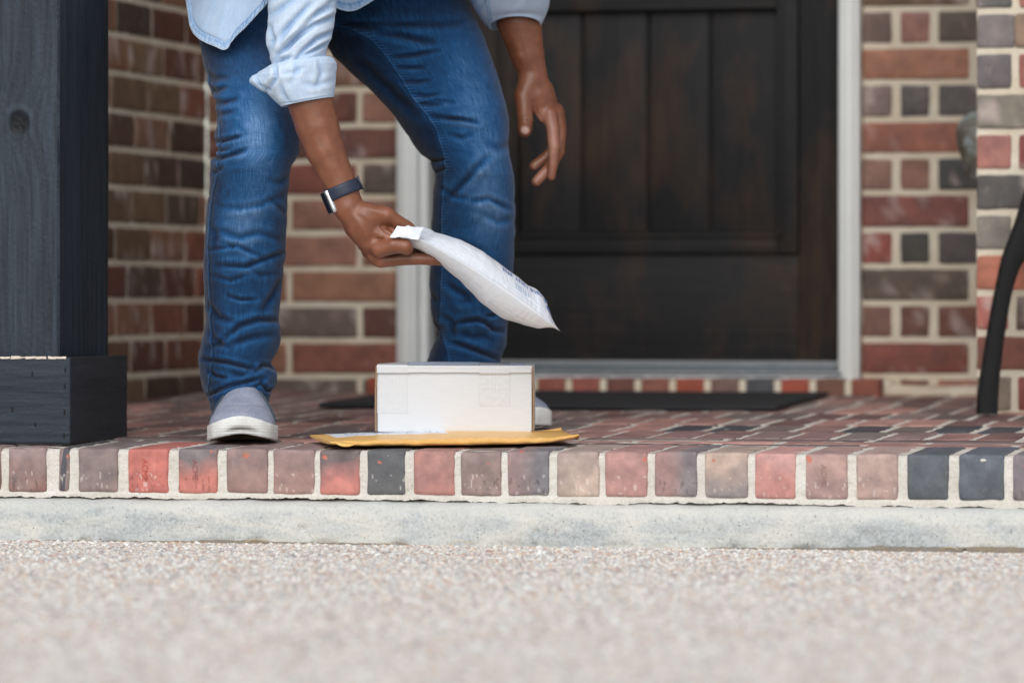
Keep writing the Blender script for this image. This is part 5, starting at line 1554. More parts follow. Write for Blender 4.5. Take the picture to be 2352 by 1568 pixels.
# thumb-side digit, from the top knuckle to behind the mailer
Fd.chain([H(842, 487, -10), H(888, 494, -12), H(912, 509, -6), H(936, 523, 0), H(950, 533, 8)], [0.0165, 0.0138, 0.0118, 0.0112, 0.0092], 0.008)
# web between the two
Fd.cone(H(872, 535, -12), H(902, 545, -20), 0.0115, 0.0065, 0.006)
# curled middle digit nearest to the camera
Fd.chain([H(858, 560, 0), H(872, 572, -12), H(905, 563, -24), H(931, 566, -26), H(934, 571, -22)], [0.0165, 0.0148, 0.0145, 0.0118, 0.0115], 0.007)
# long finger under the pouch
Fd.chain([H(862, 588, 12), H(876, 598, 10), H(940, 594, 8), H(992, 596, 10), H(1030, 600, 14)], [0.0150, 0.0125, 0.0105, 0.0098, 0.0086], 0.006)
Fd.chain([H(850, 575, 30), H(878, 590, 32), H(940, 588, 34), H(1000, 592, 36)], [0.0150, 0.0115, 0.0098, 0.0085], 0.006)
Fd.chain([H(838, 560, 46), H(870, 578, 52), H(925, 578, 54), H(968, 582, 56)], [0.0135, 0.0105, 0.0088, 0.0078], 0.006)
Fd.cone(H(822, 520, 18), H(850, 560, 34), 0.021, 0.0135, 0.012)
# hollow under the top knuckle, crease beside the curled digit
Fd.cone(H(850, 522, 2), H(905, 540, 2), 0.014, 0.0125, 0.006)
Fd.cone(H(875, 528, -36), H(892, 534, -35), 0.0140, 0.0100, 0.006, sub=True)
V, F = Fd.mesh(); V = relax(V, F, 3)
x, y = proj(V)
# tendons and skin wrinkles as relief
ctr = V.mean(0)
def vnorm(V, F):
    a = V[F[:, 2]] - V[F[:, 0]]; b = V[F[:, 3]] - V[F[:, 1]]
    fn = np.cross(a, b); N = np.zeros_like(V)
    for k in range(4):
        for c in range(3): N[:, c] += np.bincount(F[:, k], fn[:, c], len(V))
    return N / (np.linalg.norm(N, axis=1, keepdims=True) + 1e-12)
N = vnorm(V, F)
facing = np.clip(-(N @ FWD), 0, 1)
rel = np.zeros(len(V))
for (pts, wd, amp) in (([(800, 480), (836, 530), (862, 575)], 7, 0.9), ([(815, 478), (850, 505), (868, 540)], 6, 0.7), ([(833, 475), (858, 482), (885, 492)], 6, 0.8), ([(700, 260), (730, 340), (770, 420)], 9, 0.7), ([(735, 250), (762, 340), (785, 410)], 8, 0.5)):
    d, sg, al = seg_dist(x, y, pts); rel += amp * np.exp(-(d / wd) ** 2) * np.sin(np.pi * np.clip(al, 0.02, 0.98))
for (pts, wd, amp) in (([(868, 548), (885, 552), (905, 549), (922, 548)], 2.2, 1.6), ([(865, 560), (882, 560)], 1.6, 0.7), ([(900, 583), (940, 583), (946, 574)], 2.2, 1.6), ([(990, 588), (992, 606)], 1.5, 0.8), ([(998, 588), (1001, 606)], 1.5, 0.8), ([(984, 590), (985, 606)], 1.4, 0.6),
                       ([(1036, 590), (1036, 606)], 1.5, 0.6), ([(875, 520), (886, 532), (896, 538)], 2.4, 1.6), ([(878, 515), (884, 527)], 1.6, 0.8), ([(868, 470), (880, 476)], 2, 0.5), ([(840, 470), (848, 462)], 2, 0.4)):
    d, sg, al = seg_dist(x, y, pts); rel -= amp * np.exp(-(d / wd) ** 2)
V = V + N * (rel * facing * 0.0017 + fbm(V, 55, 3, 6) * 0.0006)[:, None]
C = np.tile(skin_c, (len(V), 1))
kn = np.zeros(len(V))
for (cx, cy, r_) in ((890, 492, 13), (872, 574, 12), (873, 605, 10), (905, 520, 8), (893, 540, 9)): kn += blob(x, y, cx, cy, r_, r_)
C = C * (1 - 0.10 * np.clip((y - 560) / 40, 0, 1))[:, None] + np.clip(kn, 0, 1)[:, None] * np.array([0.06, 0.022, 0.014])
C = C * (1 + 0.05 * fbm(V, 30, 3, 17)[:, None])
bpush(V, F, C)

# far arm and relaxed hand
D1 = 8.56
H2 = lambda px, py, dd=0: hp(px, py, dd, D1)
corn = np.array([H2(1080, -80, -90), H2(1350, -80, 90), H2(1080, 470, 90), H2(1350, 470, -90)])
Fe = Field([corn[:, 0].min(), corn[:, 1].min() - 0.01, corn[:, 2].min()], [corn[:, 0].max(), corn[:, 1].max(), H2(1100, -50)[2]], 0.0018)
Fe.cone(H2(1180, -40, 0), H2(1192, 50, 0), 0.043, 0.0405, 0.01)
Fe.cone(H2(1192, 50, 0), H2(1210, 125, 0), 0.0405, 0.0315, 0.003)
Fe.cone(H2(1210, 125, 0), H2(1224, 172, 2), 0.0315, 0.0255, 0.003)
Fe.cone(H2(1224, 172, 2), H2(1240, 222, 6), 0.0255, 0.0235, 0.003)
Fe.cone(H2(1240, 218, 6), H2(1264, 262, 8), 0.0225, 0.0140, 0.012)
Fe.cone(H2(1246, 210, 20), H2(1272, 256, 30), 0.020, 0.0125, 0.012)
Fe.chain([H2(1214, 192, -8), H2(1203, 220, -16), H2(1204, 252, -22), H2(1206, 276, -24), H2(1205, 300, -24)], [0.0195, 0.0175, 0.0150, 0.0148, 0.0132], 0.010)
Fe.cone(H2(1228, 225, -6), H2(1248, 270, -6), 0.0185, 0.0100, 0.010)
Fe.chain([H2(1262, 262, -8), H2(1270, 300, -14), H2(1273, 338, -16), H2(1271, 375, -12), H2(1266, 406, -8)], [0.0138, 0.0122, 0.0114, 0.0098, 0.0076], 0.006)
Fe.chain([H2(1276, 262, 10), H2(1286, 305, 8), H2(1283, 350, 6), H2(1262, 385, 2), H2(1232, 417, -2)], [0.0130, 0.0116, 0.0110, 0.0104, 0.0094], 0.006)
Fe.chain([H2(1281, 258, 26), H2(1288, 298, 28), H2(1279, 338, 26), H2(1253, 362, 20), H2(1227, 381, 16)], [0.0124, 0.0110, 0.0106, 0.0100, 0.0090], 0.006)
Fe.chain([H2(1280, 250, 40), H2(1286, 282, 44), H2(1282, 318, 44), H2(1264, 344, 40)], [0.0105, 0.0090, 0.0082, 0.0070], 0.006)
V, F = Fe.mesh(); V = relax(V, F, 3)
x, y = proj(V); N = vnorm(V, F); facing = np.clip(-(N @ FWD), 0, 1)
rel = np.zeros(len(V))
for (pts, wd, amp) in (([(1195, 60), (1212, 120), (1225, 170)], 7, 1.2), ([(1225, 170), (1245, 215), (1262, 255)], 6, 0.9), ([(1165, 60), (1190, 120), (1208, 165)], 8, 0.8)):
    d, sg, al = seg_dist(x, y, pts); rel += amp * np.exp(-(d / wd) ** 2) * np.sin(np.pi * np.clip(al, 0.02, 0.98))
for (pts, wd, amp) in (([(1192, 272), (1206, 268), (1222, 274)], 2, 0.9), ([(1192, 279), (1206, 276), (1222, 282)], 2, 0.8), ([(1226, 235), (1234, 262), (1246, 276)], 4, 1.6)):
    d, sg, al = seg_dist(x, y, pts); rel -= amp * np.exp(-(d / wd) ** 2)
nail = np.clip(blob(x, y, 1206, 299, 11, 10) * 2.4 - 0.7, 0, 1) * (facing > 0.3) * 0.75
V = V + N * (rel * facing * 0.001 + fbm(V, 55, 3, 6) * 0.0005 - nail * 0.0006)[:, None]
C = np.tile(skin_c * 1.0, (len(V), 1))
pink = np.array([0.56, 0.30, 0.225])
pk = 0.55 * np.clip(blob(x, y, 1238, 270, 14, 14) + blob(x, y, 1262, 330, 10, 60, -0.1) + blob(x, y, 1228, 400, 26, 22) + 0.6 * blob(x, y, 1272, 320, 12, 50), 0, 1) * np.clip(facing * 1.2, 0, 1)
C = C * (1 - pk[:, None]) + pink * pk[:, None]
C = C * (1 - nail[:, None]) + np.array([0.72, 0.50, 0.42]) * nail[:, None]
C = C * (1 + 0.05 * fbm(V, 30, 3, 17)[:, None])
bpush(V, F, C)

# the rest of the body, inside the clothes and above the picture
Fb = Field([-1.25, -0.35, 0.02], [0.6, 1.25, 1.75], 0.011)
Q = lambda px, py, d: W(px, py, d)
pel = Q(830, -190, 8.58)
for (hx, kn_, an, toe) in ((Q(640, -150, 8.5), Q(590, 320, 8.09), Q(552, 880, 8.24), Q(552, 985, 8.12)), (Q(930, -150, 8.62), Q(1085, 340, 8.50), Q(1060, 890, 8.70), Q(1150, 972, 8.62))):
    Fb.cone(pel, hx, 0.09, 0.085, 0.03); Fb.cone(hx, kn_, 0.078, 0.052, 0.02); Fb.cone(kn_, an, 0.050, 0.034, 0.02); Fb.cone(an, toe, 0.030, 0.016, 0.004)
ch = Q(860, -400, 8.10); nk = Q(880, -560, 7.90); hd = Q(885, -650, 7.80)
Fb.cone(pel, ch, 0.10, 0.085, 0.03); Fb.cone(ch, nk, 0.085, 0.05, 0.02); Fb.cone(nk, hd, 0.055, 0.06, 0.02)
shl, shr = Q(700, -440, 8.06), Q(1080, -440, 8.16)
Fb.cone(ch, shl, 0.05, 0.045, 0.02); Fb.cone(ch, shr, 0.05, 0.045, 0.02)
Fb.cone(shl, Q(690, 60, 7.935), 0.050, 0.038, 0.02); Fb.cone(Q(690, 60, 7.935), Q(704, 195, 7.93), 0.037, 0.034, 0.01)
Fb.cone(shr, Q(1165, -120, 8.50), 0.054, 0.044, 0.02); Fb.cone(Q(1165, -120, 8.50), Q(1188, 15, 8.555), 0.042, 0.040, 0.02)
# head: skull, face, nose, ears
face = -FWD * 0.55 - UP * 0.83
upf = -FWD * 0.83 + UP * 0.55
Fb.cone(hd, hd + upf * 0.045, 0.078, 0.080, 0.02, flat=None); Fb.cone(hd + face * 0.035, hd + face * 0.055 - upf * 0.05, 0.060, 0.042, 0.02)
Fb.cone(hd + face * 0.090 + upf * 0.012, hd + face * 0.108 - upf * 0.022, 0.010, 0.016, 0.012)
for s in (-1, 1):
    Fb.cone(hd + RGT * s * 0.078 + upf * 0.01, hd + RGT * s * 0.082 - upf * 0.03, 0.016, 0.012, 0.006)
    Fb.cone(hd + face * 0.098 + RGT * s * 0.03 + upf * 0.018, hd + face * 0.099 + RGT * s * 0.034 + upf * 0.018, 0.013, 0.013, 0.008, sub=True)
Fb.cone(hd + face * 0.098 - upf * 0.050 - RGT * 0.018, hd + face * 0.098 - upf * 0.050 + RGT * 0.018, 0.009, 0.009, 0.006)
V, F = Fb.mesh(); V = relax(V, F, 2)
bpush(V, F, np.tile(skin_c, (len(V), 1)))
body = mk('body', np.vstack(bodyV), np.vstack(bodyF), SKIN, person, col=np.vstack(bodyC))
# short cropped hair
Fh = Field(hd - 0.16, hd + 0.2, 0.006)
Fh.cone(hd - face * 0.012 + upf * 0.012, hd + upf * 0.052 - face * 0.008, 0.080, 0.081, 0.02)
V, F = Fh.mesh(); V = relax(V, F, 2); V = V + vnorm(V, F) * (fbm(V, 160, 2, 3) * 0.003)[:, None]
mk('hair', V, F, m_simple('black_hair', (0.012, 0.010, 0.009), 0.8), person)

# --- watch ------------------------------------------------------------
wc = H(788, 437, 0)
axd = H(805, 478, 0) - H(770, 396, 0); axd /= np.linalg.norm(axd)
side = np.cross(axd, FWD); side /= np.linalg.norm(side)
if side @ RGT < 0: side = -side
fwd2 = np.cross(side, axd); fwd2 /= np.linalg.norm(fwd2)
if fwd2 @ FWD < 0: fwd2 = -fwd2
def frameV(V, c, e0, e1, e2): return c + V[:, :1] * e0 + V[:, 1:2] * e1 + V[:, 2:3] * e2
def fixF(V, F, e0, e1, e2): return F if np.dot(np.cross(e0, e1), e2) > 0 else F[:, ::-1]
SILI = m_simple('navy_silicone', (0.016, 0.024, 0.048), 0.5, var=0.1)
SILV = m_simple('silver_aluminium', (0.72, 0.73, 0.75), 0.28, 0.9)
GLS = m_simple('black_glass', (0.008, 0.010, 0.016), 0.08)
th = np.linspace(0, 2 * np.pi, 120, endpoint=False)
wv_ = np.linspace(-1, 1, 15)
T, Wd = np.meshgrid(th, wv_, indexing='ij')
half = 0.0105 + 0.002 * (np.cos(T) < -0.6) * (-np.cos(T) - 0.6) / 0.4
ra_, rb_ = 0.0295, 0.0280
bulge = 0.0018 * np.clip(1 - np.abs(Wd) ** 6, 0, 1)
outer = wc + ((ra_ + bulge) * np.cos(T))[..., None] * side + ((rb_ + bulge) * np.sin(T))[..., None] * fwd2 + (half * Wd)[..., None] * axd
inner = wc + (ra_ - 0.0006) * np.cos(T)[..., None] * side + (rb_ - 0.0006) * np.sin(T)[..., None] * fwd2 + (half * Wd * 0.98)[..., None] * axd
loop = np.concatenate([outer, inner[:, ::-1]], 1)
nT, nW = loop.shape[:2]
idx = np.arange(nT * nW).reshape(nT, nW); i2 = np.roll(idx, -1, 0); j2 = np.roll(idx, -1, 1); ij = np.roll(i2, -1, 1)
watch = mk('wristwatch', loop.reshape(-1, 3), np.stack([idx, j2, ij, i2], -1).reshape(-1, 4), SILI, person)
watch['label'] = 'square silver wristwatch with a navy rubber band'
nrm_ = -side * math.cos(0.22) - fwd2 * math.sin(0.22) * 1.0 if False else -(side * math.cos(math.radians(13)) + fwd2 * math.sin(math.radians(13)))
e1 = np.cross(axd, nrm_); e1 /= np.linalg.norm(e1)
cc = H(757, 464, -2)
def wpart(name, c, h, r, m, n=(6, 6, 3)):
    V, F = rbox((0, 0, 0), h, r, n)
    o = mk(name, frameV(V, c, axd, e1, nrm_), fixF(V, F, axd, e1, nrm_), m, watch)
    o.matrix_parent_inverse = Matrix.Identity(4); o.location = (0, 0, 0); return o
wpart('watch_case', cc, (0.0205, 0.0175, 0.0050), 0.0044, SILV)
wpart('watch_glass', cc + nrm_ * 0.0046, (0.0192, 0.0162, 0.0026), 0.0024, GLS)
V, F = rbox((0, 0, 0), (0.0118, 0.0035, 0.0022), 0.0015, (2, 2, 2))
kc = wc + side * 0.0315 - fwd2 * 0.004
e_ = np.cross(axd, side)
wp = mk('strap_buckle', frameV(V, kc, axd, e_, side), fixF(V, F, axd, e_, side), m_simple('dark_buckle', (0.03, 0.035, 0.05), 0.3, 0.5), watch)
wp.matrix_parent_inverse = Matrix.Identity(4); wp.location = (0, 0, 0)
a_ = np.linspace(0, 2 * np.pi, 40)
pts = kc + side * 0.0012 + (0.0125 * np.cos(a_))[:, None] * axd + (0.0058 * np.sin(a_))[:, None] * e_
V, F, T3 = tube(pts, 0.0011, 8)
wp = mk('strap_loop', V, [tuple(f) for f in F], m_simple('loop_metal', (0.10, 0.11, 0.13), 0.3, 0.8), watch)
wp.matrix_parent_inverse = Matrix.Identity(4); wp.location = (0, 0, 0)


# --- shoes ------------------------------------------------------------
def outline(n=120, L=0.292, wt=0.061, wh=0.040):
    """top view of a sole, toe at x=0, heel at x=L; returns centre x and half width"""
    t = np.linspace(0, 2 * np.pi, n, endpoint=False)
    x = L / 2 - L / 2 * np.sign(np.cos(t)) * np.abs(np.cos(t)) ** 0.85
    u = x / L
    hw = np.interp(u, [0, 0.02, 0.08, 0.2, 0.33, 0.55, 0.75, 0.92, 0.98, 1], [0.0, 0.55, 0.83, 0.985, 1.0, 0.80, 0.66, 0.62, 0.45, 0.0])
    hw = smooth1(np.concatenate([hw, hw, hw]), 3)[n:2 * n]
    y = np.sign(np.sin(t)) * hw * wt
    O = np.stack([x, y], 1)
    for _ in range(4): O = 0.25 * np.roll(O, 1, 0) + 0.5 * O + 0.25 * np.roll(O, -1, 0)
    return O

GREYC = None
def shoe_mat():
    M = Mat('grey_canvas', 0.9, spec=0.15)
    p = M.pos()
    st = M.noise(M.pos((1, 1, 0.15)), 500, 3); mo = M.noise(p, 25, 3)
    f = M.math('ADD', M.math('MULTIPLY', st, 0.6), M.math('MULTIPLY', mo, 0.4))
    M.col(M.ramp(f, [(0.3, (0.16, 0.18, 0.25)), (0.5, (0.26, 0.285, 0.36)), (0.7, (0.40, 0.42, 0.48))]))
    M.bump(st, 0.4, 0.001)
    return M.m
CANV = shoe_mat()
def rubber():
    M = Mat('white_foxing_rubber', 0.6, spec=0.35)
    p = M.pos()
    wv = M.n('TexWave', {'Vector': p, 'Scale': 120.0, 'Distortion': 1.0}, bands_direction='Z').outputs[0]
    n = M.noise(p, 45, 4, 0.6)
    M.col(M.mix(M.mr(n, 0.45, 0.8, 0, 0.5), (0.74, 0.75, 0.72), (0.50, 0.48, 0.42)))
    M.bump(M.math('ADD', wv, M.noise(p, 700, 2)), 0.5, 0.0012)
    return M.m
RUB = rubber(); GUM = m_simple('tan_outsole', (0.30, 0.22, 0.14), 0.8, var=0.3, vs=300); BIND = m_simple('slate_binding', (0.05, 0.07, 0.09), 0.8)
def make_shoe(toe, ang, lift, flip=1):
    """toe: world point on the floor under the toe; ang: heading of heel from toe"""
    ax = np.array([math.cos(ang), math.sin(ang), SL * math.sin(ang)]); sy = np.array([-math.sin(ang), math.cos(ang), 0]) * flip
    up_ = np.array([0, 0, 1.0])
    def tf(P): return toe + P[..., :1] * ax + P[..., 1:2] * sy + P[..., 2:3] * up_
    n = 160
    O = outline(n)
    spring = lambda x: lift * np.clip(1 - x / 0.11, 0, 1) ** 2 + 0.0015
    rings = []
    for (k, z, off) in ((0, 0.0, -0.006), (1, 0.0008, 0.0), (2, 0.004, 0.0012), (3, 0.010, 0.0008), (4, 0.0125, 0.0014), (5, 0.017, 0.0006), (6, 0.0235, 0.0012), (7, 0.0262, 0.0), (8, 0.0270, -0.002), (9, 0.0262, -0.005)):
        nr = O - [0.146, 0]; nr = nr / (np.linalg.norm(nr / [0.146, 0.061], axis=1, keepdims=True)); dirn = (O - [0.146, 0]) / np.linalg.norm(O - [0.146, 0], axis=1, keepdims=True)
        p = O + dirn * off
        crown = (0.008 if z > 0.015 else 0.0) * np.exp(-(O[:, 0] / 0.02) ** 2) * np.exp(-(O[:, 1] / 0.045) ** 2) * (z / 0.027)
        arch = lift * 0.55 * np.exp(-(O[:, 0] / 0.05) ** 2) * np.exp(-(O[:, 1] / 0.032) ** 2) * (1 if z < 0.012 else 0.35)
        rings.append(np.stack([p[:, 0], p[:, 1], z + spring(O[:, 0]) + crown + arch], 1))
    G = np.array(rings)
    V = tf(G.reshape(-1, 3)); F = gridF(len(rings), n, True)
    obs = []
    c = tf(G[0].mean(0)[None]); 
    F = F if flip > 0 else F[:, ::-1]
    up = mk('shoe', V, F[:, ::-1], RUB, person)
    up['label'] = 'grey canvas slip-on shoe with a white rubber sole'
    # outsole underneath
    G2 = np.stack([G[0] * (1 - t) + np.array([0.14, 0, 0.002]) * t for t in np.linspace(0, 1, 8)])
    G2[..., 2] = (G[0][:, 2] + 0.0006)[None]
    V2 = tf(G2.reshape(-1, 3))
    o = mk('outsole', V2, gridF(8, n, True), GUM, up); o.matrix_parent_inverse = Matrix.Identity(4); o.location = (0, 0, 0)
    # upper: sections along the foot
    xs_ = np.concatenate([[0.0065, 0.009, 0.0125, 0.018], np.linspace(0.025, 0.285, 60), [0.2885]])
    ph = np.linspace(0, np.pi, 70)
    top = np.interp(xs_, [0, 0.004, 0.012, 0.025, 0.05, 0.08, 0.11, 0.135, 0.16, 0.19, 0.23, 0.27, 0.29], [0.024, 0.032, 0.043, 0.051, 0.060, 0.074, 0.094, 0.110, 0.106, 0.086, 0.074, 0.076, 0.074])
    top = smooth1(top, 3)
    U = []
    for x_, h_ in zip(xs_, top):
        u = x_ / 0.292
        w_ = 0.0605 * np.interp(u, [0, 0.015, 0.05, 0.12, 0.22, 0.35, 0.55, 0.75, 0.92, 0.985, 1], [0.08, 0.30, 0.66, 0.88, 0.96, 0.965, 0.78, 0.64, 0.58, 0.42, 0.2])
        s_ = spring(np.array([x_]))[0] + 0.024
        pw = np.interp(x_, [0, 0.06, 0.13, 0.2], [0.85, 0.85, 1.1, 1.0])
        cy = np.sign(np.cos(ph)) * np.abs(np.cos(ph)) ** pw * w_
        # narrow towards the instep
        nar = np.interp(x_, [0.05, 0.13, 0.2], [0.0, 0.30, 0.15])
        sz_ = np.abs(np.sin(ph)) ** 0.9
        cy = cy * (1 - nar * sz_)
        zz = s_ + (h_ + spring(np.array([x_]))[0] - s_) * sz_
        U.append(np.stack([np.full_like(ph, x_), cy, zz], 1))
    U = np.array(U)
    nz = fbm(U, 28, 2, 7) * 0.0018
    crease = -0.0016 * np.exp(-((U[..., 0] - 0.052 - 0.02 * np.abs(U[..., 1] / 0.05)) / 0.004) ** 2) + 0.0012 * np.exp(-((U[..., 0] - 0.040 - 0.02 * np.abs(U[..., 1] / 0.05)) / 0.005) ** 2)
    U[..., 2] += nz + crease * np.sin(ph)[None]
    # throat: sides dip below the tongue, which carries dark bindings
    V3 = tf(U.reshape(-1, 3)); Fu = gridF(len(xs_), 70)
    o = mk('upper', V3, Fu if flip > 0 else Fu[:, ::-1], CANV, up); o.matrix_parent_inverse = Matrix.Identity(4); o.location = (0, 0, 0)
    md = o.modifiers.new('thick', 'SOLIDIFY'); md.thickness = 0.002; md.offset = -1
    for s_ in (-1, 1):
        t = np.linspace(0, 1, 40)
        k0 = 35 + s_ * np.interp(t, [0, 0.3, 0.6, 1], [30, 24, 17, 11])
        xi = np.interp(t, [0, 0.3, 0.6, 1], [0.075, 0.10, 0.122, 0.135])
        pts = []
        for a_, b_ in zip(xi, k0):
            i = np.searchsorted(xs_, a_); j = int(np.clip(b_, 0, 69)); pts.append(U[i, j] + np.array([0, s_ * 0 - np.cos(ph[j]) * 0 + np.sign(np.cos(ph[j])) * 0.0012, 0.001]))
        pts = tf(smooth1(np.array(pts)[:, :], 6) if False else np.stack([smooth1(np.array(pts)[:, q], 6) for q in range(3)], 1))
        V4, F4, T4 = tube(pts, 0.0016, 8)
        o = mk('edge_binding', V4, [tuple(f) for f in F4], BIND, up); o.matrix_parent_inverse = Matrix.Identity(4); o.location = (0, 0, 0)
toe1 = W(553, 1021, 8.03); toe1[2] = fz(toe1[1]) + 0.001
make_shoe(toe1, math.pi / 2 + PSI + math.radians(1), 0.011)
toe2 = WY(1236, 990, 0.74); toe2[2] = fz(toe2[1]) + 0.001
make_shoe(toe2, math.pi / 2 + PSI + math.radians(38), 0.004, 1)


# ------------------------------------------------------------------ woven black chair by the pier
def chair():
    M = Mat('black_woven_resin', 0.55, spec=0.4)
    p = M.pos()
    w1 = M.n('TexWave', {'Vector': p, 'Scale': 60.0, 'Distortion': 0.0}, bands_direction='Z').outputs[0]
    w2 = M.n('TexWave', {'Vector': p, 'Scale': 60.0, 'Distortion': 0.0}, bands_direction='X').outputs[0]
    M.col(M.mix(M.mr(M.math('MULTIPLY', w1, w2), 0.0, 0.8), (0.006, 0.006, 0.007), (0.020, 0.021, 0.024)))
    M.bump(M.math('MULTIPLY', w1, w2), 0.9, 0.003)
    FR = m_simple('black_powder_coat', (0.010, 0.010, 0.012), 0.4)
    Yc = 1.43
    foot = WY(2270, 951, Yc)
    th_ = thing('wicker_chair', (foot[0], Yc, fz(Yc)), 'black woven chair with a curved leg standing in front of the brick pier', 'chair')
    outer = [(2247, 951), (2250, 905), (2258, 850), (2270, 775), (2283, 700), (2293, 650), (2305, 592), (2322, 548), (2338, 505), (2353, 455), (2380, 380), (2402, 310), (2412, 255)]
    inner = [(2293, 951), (2294, 905), (2299, 850), (2308, 775), (2320, 700), (2330, 655), (2345, 610), (2372, 575), (2400, 545), (2430, 470), (2450, 390), (2458, 310), (2460, 255)]
    xm = float(WY(2530, 700, Yc)[0])
    def member(name, mirror, y0, th, mat):
        o = WY(np.array([q[0] for q in outer], float), np.array([q[1] for q in outer], float), Yc); i = WY(np.array([q[0] for q in inner], float), np.array([q[1] for q in inner], float), Yc)
        n = 60
        t = np.linspace(0, 1, n); tt = np.linspace(0, 1, len(outer))
        O = np.stack([smooth1(np.interp(t, tt, o[:, k]), 3) for k in range(3)], 1); I = np.stack([smooth1(np.interp(t, tt, i[:, k]), 3) for k in range(3)], 1)
        if mirror: O = O * [-1, 1, 1] + [2 * xm, 0, 0]; I = I * [-1, 1, 1] + [2 * xm, 0, 0]
        O[:, 1] = y0; I[:, 1] = y0
        r = 0.005
        c = [O + [0, r, 0], O * 0.88 + I * 0.12, I * 0.88 + O * 0.12, I + [0, r, 0], I + [0, th - r, 0], I * 0.88 + O * 0.12 + [0, th, 0], O * 0.88 + I * 0.12 + [0, th, 0], O + [0, th - r, 0]]
        G = np.stack(c, 1); F = gridF(n, 8, True)
        if mirror: F = F[:, ::-1]
        V = np.vstack([G.reshape(-1, 3), G[0].mean(0), G[-1].mean(0)])
        ex = [[n * 8, k, (k + 1) % 8] for k in range(8)] + [[n * 8 + 1, (n - 1) * 8 + (k + 1) % 8, (n - 1) * 8 + k] for k in range(8)]
        mk(name, V, [tuple(f) for f in F] + [tuple(f) for f in ex], mat, th_)
    member('leg', False, Yc, 0.045, M.m); member('leg', True, Yc, 0.045, M.m)
    member('leg', False, Yc - 0.52, 0.045, M.m) if False else None
    xl = float(WY(2420, 500, Yc)[0]); xr = 2 * xm - xl
    zt = float(WY(2400, 490, Yc)[2])
    for sx in (0, 1):
        xa = foot[0] + 0.06 if sx == 0 else 2 * xm - foot[0] - 0.06
        t = np.linspace(0, 1, 14)
        pts = np.stack([xa + (0.03 * (1 - t) ** 2) * (-1 if sx == 0 else 1), Yc - 0.42 + 0.02 * t, fz(Yc) - 0.008 + t * (zt - fz(Yc))], 1)
        V, F, T3 = tube(pts, np.linspace(0.017, 0.024, 14), 12)
        mk('leg', V, [tuple(f) for f in F] + [tuple(f) for f in T3], M.m, th_)
    mk('seat', *rbox(((xl + xr) / 2, Yc - 0.19, zt + 0.012), ((xr - xl) / 2 + 0.02, 0.255, 0.028), 0.014, (12, 12, 2)), M.m, th_)
    mk('apron', *rbox(((xl + xr) / 2, Yc - 0.19, zt - 0.046), ((xr - xl) / 2 - 0.002, 0.235, 0.029), 0.006, (10, 10, 2)), M.m, th_)
    mk('backrest', *rbox(((xl + xr) / 2, Yc + 0.022, zt + 0.25), ((xr - xl) / 2 - 0.01, 0.018, 0.209), 0.014, (12, 2, 10)), M.m, th_)
    th_.rotation_euler = (0, 0, math.radians(14))
chair()

# ------------------------------------------------------------------ small litter
def leaf(px, py, Y, size, c, name, label, z=None):
    P = WY(px, py, Y)
    if z is not None: P[2] = z
    us = np.linspace(-1, 1, 13); vs = np.linspace(-1, 1, 5)
    U, Vv = np.meshgrid(us, vs, indexing='ij')
    w_ = (1 - U ** 2) * 0.42
    G = np.stack([U, Vv * w_, 0.25 * U ** 2 + 0.2 * np.abs(Vv) * w_], -1) * size
    a = rr.uniform(0, 3)
    G = np.stack([G[..., 0] * math.cos(a) - G[..., 1] * math.sin(a), G[..., 0] * math.sin(a) + G[..., 1] * math.cos(a), G[..., 2]], -1)
    o = mk(name, G.reshape(-1, 3) + P, gridF(13, 5), m_simple(name + '_surface', c, 0.7, var=0.2), None)
    tag(o, label, 'leaf')
leaf(3020 / 1.7054, 1003, 0.42, 0.006, (0.20, 0.26, 0.06), 'fallen_leaf', 'tiny green leaf on the porch bricks right of the envelope', fz(0.42) + 0.001)
leaf(2090, 1005, 0.36, 0.006, (0.22, 0.30, 0.07), 'fallen_leaf', 'tiny green leaf near the dark edge bricks at the right', fz(0.36) + 0.001)
leaf(2215, 1256, -0.03, 0.009, (0.42, 0.26, 0.14), 'fallen_leaf', 'dry brown leaf at the foot of the concrete step, far right', ZG + 0.004)
leaf(230, 1252, -0.035, 0.007, (0.20, 0.05, 0.05), 'fallen_leaf', 'dark red leaf scrap at the foot of the step below the post', ZG + 0.004)
def straw(px, Y, l, ang, label):
    P = WY(px, 1250, Y); P[2] = ZG + 0.004
    t = np.linspace(-1, 1, 9)
    pts = np.stack([t * l * math.cos(ang), t * l * math.sin(ang), 0.004 * (1 - t ** 2) + 0.001 * t], 1) + P
    V, F, T3 = tube(pts, 0.0007, 6)
    o = mk('dry_straw', V, [tuple(f) for f in F] + [tuple(f) for f in T3], m_simple('dry_straw_surface', (0.55, 0.45, 0.28), 0.8), None)
    tag(o, label, 'straw')
straw(1058, -0.032, 0.022, 0.15, 'pale dry straw against the step below the box')
straw(2180, -0.034, 0.018, -0.5, 'short dry straw against the step at the far right')
straw(590, -0.034, 0.020, 0.1, 'dark bent straw against the step below the shoe')

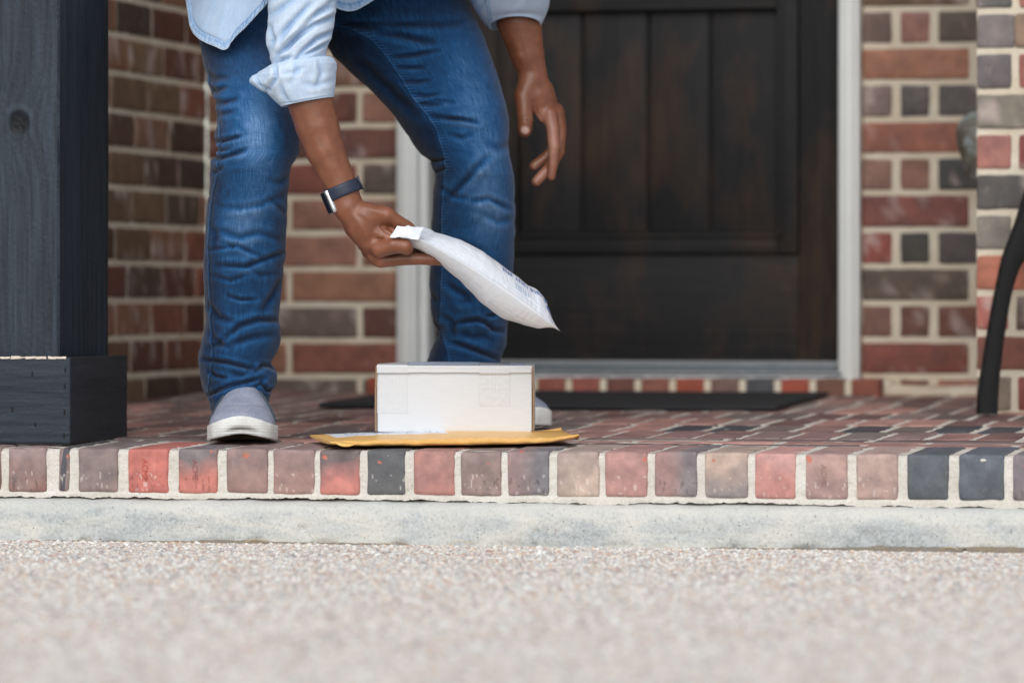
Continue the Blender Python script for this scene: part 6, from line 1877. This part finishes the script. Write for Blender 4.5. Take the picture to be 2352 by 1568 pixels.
# sand and grit gathered along the foot of the step
def dirt():
    xs = np.arange(-1.4, 2.2, 0.004); vs = np.linspace(0, 1, 9)
    X, Vv = np.meshgrid(xs, vs, indexing='ij')
    amt = np.clip(fbm(np.stack([X, X * 0, X * 0], -1), 2.2, 3, 3) + 0.25 + 0.5 * np.exp(-((X + 0.75) / 0.35) ** 2) + 0.35 * np.exp(-((X - 0.75) / 0.3) ** 2), 0, 1)
    h = (0.0105 * amt) * (1 - Vv) ** 1.3
    Y = -0.018 - Vv * (0.010 + 0.022 * amt)
    G = np.stack([X, Y, ZG + h - 0.001], -1)
    G[..., 2] += fbm(G, 160, 3, 5) * 0.0022 * (h > 0.0005)
    M = Mat('gritty_sand', 0.95, spec=0.2)
    n = M.noise(M.pos(), 400, 3, 0.7); n2 = M.noise(M.pos(), 30, 3)
    M.col(M.mix(M.mr(n, 0.3, 0.7), (0.20, 0.15, 0.10), M.mix(M.mr(n2, 0.4, 0.6), (0.42, 0.34, 0.25), (0.33, 0.32, 0.30))))
    M.bump(n, 0.8, 0.003)
    o = mk('dirt', G.reshape(-1, 3), gridF(len(xs), 9)[:, ::-1], M.m)
    o['kind'] = 'stuff'; o['label'] = 'brown sand and grit along the foot of the step'; o['category'] = 'dirt'
dirt()

# maker's stamp pressed in a few edge bricks
def stamp(k, size=0.0135):
    x0, x1, c1_, c2_ = ex[k]
    cu = bpy.data.curves.new('brick_stamp', 'FONT'); cu.body = 'ACME'; cu.size = size; cu.extrude = 0.0006; cu.align_x = 'CENTER'; cu.align_y = 'CENTER'
    o = bpy.data.objects.new('tmp', cu); COL.objects.link(o)
    bpy.context.view_layer.update()
    me = bpy.data.meshes.new_from_object(o.evaluated_get(bpy.context.evaluated_depsgraph_get()))
    COL.objects.unlink(o); bpy.data.objects.remove(o)
    ob = bpy.data.objects.new('brick_stamp', me); COL.objects.link(ob)
    me.materials.clear(); col = tuple((c1_ * 0.5 + c2_ * 0.5) * 0.72); me.materials.append(m_simple('stamp_shade', col, 0.8, var=0.2))
    ob.matrix_world = Matrix.Translation((x0 + 0.030, -0.0004, -0.036)) @ Matrix.Rotation(math.radians(90), 4, 'Y') @ Matrix.Rotation(math.radians(90), 4, 'X')
    ob.parent = bpy.data.objects['porch_floor']
    ob.matrix_parent_inverse = Matrix.Identity(4)
for k_ in (4, 5, 18): stamp(k_)
